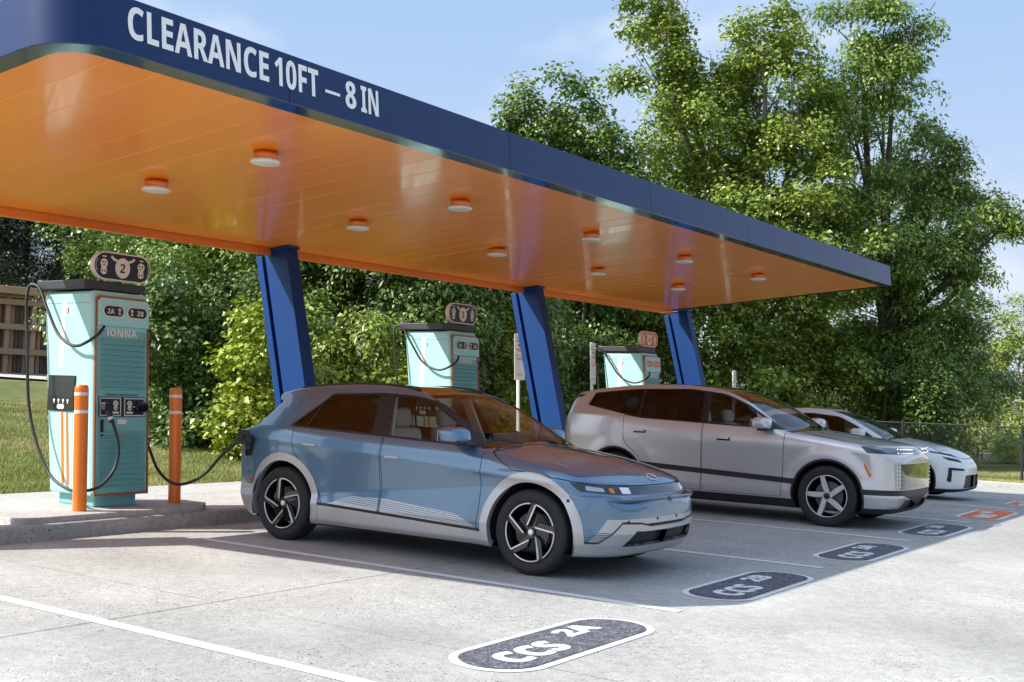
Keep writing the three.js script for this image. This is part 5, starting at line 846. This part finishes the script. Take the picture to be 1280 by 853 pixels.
shrubs.forEach(([u, d, R, pal, label, k], i) => {
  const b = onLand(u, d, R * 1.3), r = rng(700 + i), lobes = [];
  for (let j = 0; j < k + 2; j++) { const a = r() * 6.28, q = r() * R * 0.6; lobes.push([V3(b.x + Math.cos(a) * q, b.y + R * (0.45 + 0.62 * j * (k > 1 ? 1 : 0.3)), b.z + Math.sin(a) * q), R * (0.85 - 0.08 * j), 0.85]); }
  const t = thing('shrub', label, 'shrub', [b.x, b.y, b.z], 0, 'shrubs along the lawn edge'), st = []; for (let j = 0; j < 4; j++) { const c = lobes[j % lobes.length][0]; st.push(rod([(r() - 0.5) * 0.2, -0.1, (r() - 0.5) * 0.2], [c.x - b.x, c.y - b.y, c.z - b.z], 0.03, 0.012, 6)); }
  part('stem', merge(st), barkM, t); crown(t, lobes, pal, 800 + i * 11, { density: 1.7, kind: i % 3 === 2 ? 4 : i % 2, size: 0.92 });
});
// tall trees on the right: crowns surveyed from the photograph, each with its own depth
const px = (d, list, seed) => { const r = rng(seed); return list.map(([u, v, R, q = 0]) => { const dd = d + q + (r() - 0.5) * 2.4; return [place(u, v, dd), R * 1.1 * dd / 1401, 0.95]; }); };
tree('tall_tree', 'tall tree with two spires and thin top towering over the far half of the canopy', 'tall trees beyond the canopy', onLand(960, 35), px(35, [[822, 25, 42], [818, 85, 46], [845, 150, 66], [885, 110, 50], [960, 55, 56], [950, 120, 66], [905, 190, 80], [1000, 150, 70], [985, 215, 90], [880, 260, 84], [950, 300, 96], [1020, 310, 84], [860, 340, 80], [960, 390, 95], [880, 420, 80], [1030, 400, 80], [940, 470, 80], [1020, 480, 80]], 21), 'fresh', 1001, { density: 0.62, rad: 0.3, bark: barkPale, kind: 0, size: 1.15, fat: 1.2 });
tree('tall_tree', 'tall tree with drooping right-hand branches against the sky', 'tall trees beyond the canopy', onLand(1110, 37), px(37, [[1075, 45, 50], [1120, 50, 46], [1105, 105, 56], [1060, 130, 60], [1085, 200, 74], [1150, 215, 52], [1190, 215, 40], [1130, 270, 72], [1215, 268, 38], [1255, 282, 22], [1180, 300, 56], [1090, 310, 84], [1170, 360, 66], [1110, 400, 84], [1190, 420, 56], [1215, 345, 30], [1150, 465, 76], [1080, 470, 76], [1205, 480, 46], [1130, 520, 56]], 22), 'mid', 1101, { density: 0.62, rad: 0.3, kind: 1, size: 1.15, fat: 1.2 });
tree('tall_tree', 'leafy tree with rounded head rising above the middle of the canopy', 'tall trees beyond the canopy', onLand(740, 33), px(33, [[690, 138, 50], [655, 165, 28], [720, 175, 46], [765, 215, 52], [700, 215, 56], [775, 285, 70], [720, 300, 70], [800, 350, 70], [740, 380, 70]], 23), 'mid', 1201, { density: 0.75, rad: 0.22, kind: 0, size: 1.1, fat: 1.2 });
[[1232, 52, [[1232, 420, 40], [1205, 445, 34], [1240, 480, 44], [1225, 530, 40]], 'olive', 'pale olive tree beyond the fence right of the tall trees'], [1275, 50, [[1282, 405, 42], [1272, 455, 44], [1285, 510, 44], [1262, 545, 28]], 'fresh', 'fresh green tree at the right edge beyond the fence'], [1180, 46, [[1175, 470, 40], [1160, 510, 44], [1200, 520, 34], [1150, 545, 30]], 'olive', 'dusty olive tree behind the white car nose']].forEach(([u, d, l, pal, label], i) => tree('far_tree', label, 'trees beyond the fence', onLand(u, d), px(d, l, 30 + i), pal, 1300 + i * 17, { density: 0.9, rad: 0.15, kind: 4, size: 1.5 }));
// dark pines far left
[[-30, 62, 15], [22, 58, 14], [62, 66, 15], [100, 60, 14], [-75, 66, 15], [130, 68, 13]].forEach(([u, d, h], i) => {
  const b = onLand(u, d), r = rng(1500 + i), lobes = []; for (let k = 0; k < 9; k++) { const a = r() * 6.28; lobes.push([V3(b.x + Math.cos(a) * 1.3, b.y + h * (0.30 + 0.075 * k), b.z + Math.sin(a) * 1.3), 1.9 - 0.12 * k, 0.6]); }
  const t = thing('pine_tree', ['dark pine left of the frame edge pines', 'dark pine behind the timber building', 'dark pine above the left end of the charger tray', 'dark pine left of the near charger board', 'dark pine at the left frame edge', 'dark pine behind the near charger board'][i], 'pine', [b.x, b.y, b.z], 0, 'dark pines far left');
  part('trunk', rod([0, -0.5, 0], [0, h * 0.95, 0], 0.22, 0.06, 10), barkM, t); crown(t, lobes, 'pine', 1600 + i * 5, { density: 0.75, kind: 3, size: 2.1 });
});
// lawn: blades where they can be told apart
{
  const g = (() => { const pos = [], idx = [], r = rng(8); for (let i = 0; i < 9; i++) { const a = r() * 6.28, x = (r() - 0.5) * 0.14, z = (r() - 0.5) * 0.14, h = 0.035 + r() * 0.045, w = 0.004, s = pos.length / 3, lx = Math.cos(a) * 0.02, lz = Math.sin(a) * 0.02; pos.push(x - Math.sin(a) * w, 0, z + Math.cos(a) * w, x + Math.sin(a) * w, 0, z - Math.cos(a) * w, x + lx, h, z + lz); idx.push(s, s + 1, s + 2); } const q = new THREE.BufferGeometry(); q.setAttribute('position', new THREE.Float32BufferAttribute(pos, 3)); q.setIndex(idx); q.computeVertexNormals(); return q; })();
  const r = rng(9), pts = []; const dryN = noise2(44);
  for (let i = 0; i < 70000; i++) { const d = Math.pow(r(), 1.4) * 17, x = -7.35 - d, z = -1.5 - r() * 22 - d * 0.25; if (z < -24) continue; pts.push([x, z]); }
  for (let i = 0; i < 12000; i++) pts.push([-4 + r() * 12, -25.8 - r() * 9]);
  const m = new THREE.InstancedMesh(g, std([1, 1, 1], 0.8), pts.length), dm = new THREE.Object3D(), c = new THREE.Color();
  pts.forEach(([x, z], i) => { dm.position.set(x, landY(x, z) - 0.004, z); dm.rotation.y = r() * 6.28; dm.scale.set(1, 0.45 + r() * 0.5, 1); dm.updateMatrix(); m.setMatrixAt(i, dm.matrix); const t = clamp((dryN(x * 0.7 + 90, z * 0.7 + 90, 200) - 0.35) * 2 + (r() - 0.5) * 0.5, 0, 1); c.setRGB(lerp(0.23, 0.46, t), lerp(0.28, 0.41, t), lerp(0.06, 0.17, t)); m.setColorAt(i, c); });
  m.name = 'lawn_grass'; m.userData = { kind: 'stuff', label: 'short mown grass on the lawn behind the chargers', category: 'grass' }; m.castShadow = m.receiveShadow = true; scene.add(m);
}
// chain-link fence beyond the far kerb
{
  const fz = -27.7, y0 = (x) => landY(x, fz), o = thing('chain_link_fence', 'dark chain-link fence with slim posts beyond the far kerb', 'fence', [0, 0, 0]), fm = std([0.03, 0.032, 0.034], 0.6, { metalness: 0.3 });
  for (let k = -4; k < 5; k++) { const x = -0.42 + k * 3.1; part('post', cyl(0.035, 0.035, 1.55, x, y0(x) + 0.72, fz, 12), fm, o); }
  part('rail', rod([-12.8, y0(0) + 1.42, fz], [12, y0(0) + 1.42, fz], 0.018, 0.018, 8), fm, o);
  const w = []; for (let x = -12.8; x < 12; x += 0.075) { w.push(bar([x, y0(0) + 0.02, fz], [x + 1.38, y0(0) + 1.40, fz], 0.0032, 0.0032), bar([x + 1.38, y0(0) + 0.02, fz + 0.004], [x, y0(0) + 1.40, fz + 0.004], 0.0032, 0.0032)); }
  const mesh = part('wire_mesh', merge(w), fm, o); mesh.userData.kind = 'stuff';
}
{ const k = struct('far_kerb', uvXZ(rbox(60, 0.5, 0.5, 0.03, 5, landY(0, -39) - 0.02, -39)), walkMat); }
{ // concrete path and timber building far left
  const P = (x, z) => landY(x, z) + 0.03, a = onLand(-60, 40), b = onLand(260, 46), dir = b.clone().sub(a).setY(0).normalize(), nrm = V3(-dir.z, 0, dir.x), pos = [], uv = [], idx = [];
  for (let i = 0; i <= 20; i++) for (const s of [-1, 1]) { const q = a.clone().lerp(b, i / 20).addScaledVector(nrm, s * 1.1); pos.push(q.x, P(q.x, q.z) + 0.05, q.z); uv.push(i * 0.3, s * 0.25); }
  for (let i = 0; i < 20; i++) { const s = i * 2; idx.push(s, s + 1, s + 2, s + 1, s + 3, s + 2); }
  const g = new THREE.BufferGeometry(); g.setAttribute('position', new THREE.Float32BufferAttribute(pos, 3)); g.setAttribute('uv', new THREE.Float32BufferAttribute(uv, 2)); g.setIndex(idx); g.computeVertexNormals(); if (g.attributes.normal.getY(0) < 0) { const ix = g.index.array; for (let i = 0; i < ix.length; i += 3) [ix[i], ix[i + 1]] = [ix[i + 1], ix[i]]; g.computeVertexNormals(); } struct('path', g, walkMat);
  const o = thing('timber_building', 'brown timber building with three tiers of rails far behind the charger', 'building', onLand(20, 50).toArray()); o.rotation.y = Math.atan2(dir.x, dir.z) - Math.PI / 2 + 0.1;
  const wood = [std([0.44, 0.265, 0.165], 0.85), std([0.40, 0.24, 0.15], 0.85), std([0.48, 0.30, 0.195], 0.85)], pane = std([0.11, 0.075, 0.055], 0.7), r = rng(6);
  part('wall', bx(9, 3.6, 0.2, -1.2, 1.8, -0.35), pane, o); part('roof', rbox(9.8, 0.34, 2.2, 0.03, -1.2, 3.9, -0.6), wood[0], o);
  for (let i = 0; i < 8; i++) part('post', bx(0.2, 3.7, 0.2, -5.2 + i * 1.15, 1.85, 0), wood[i % 3], o);
  for (const y of [0.12, 1.2, 2.3, 3.4]) part('rail', bx(8.6, 0.26, 0.12, -1.2, y, 0.16), wood[1], o);
  for (let i = 0; i < 40; i++) part('board', bx(0.17, 3.3, 0.05, -5.1 + i * 0.2, 1.75, -0.2), i % 3 ? pane : wood[1], o);
}

// trees across the road in front of the cars: out of frame, but the dark glass of the noses mirrors them
[[27, -33], [30, -26], [26, -19], [30, -12], [27, -5], [31, 3], [28, 11]].forEach(([x, z], i) => {
  const b = V3(x, landY(x, z) * 0 - 0.4, z), r = rng(2100 + i), lobes = []; for (let k = 0; k < 7; k++) { const a = r() * 6.28; lobes.push([V3(b.x + Math.cos(a) * 1.9, b.y + 1.6 + 0.95 * k, b.z + Math.sin(a) * 2.2), 2.3 - 0.16 * k, 0.9]); }
  tree('broadleaf_tree', 'broad green tree ' + ['at the far right end', 'second from the far right end', 'third from the far right end', 'in the middle', 'third from the near end', 'second from the near end', 'at the near end'][i] + ' of the row facing the car noses', 'row of trees facing the car noses', b, lobes, 'mid', 2200 + i * 7, { density: 0.55, size: 1.7 });
});
renderer.render(scene, camera);
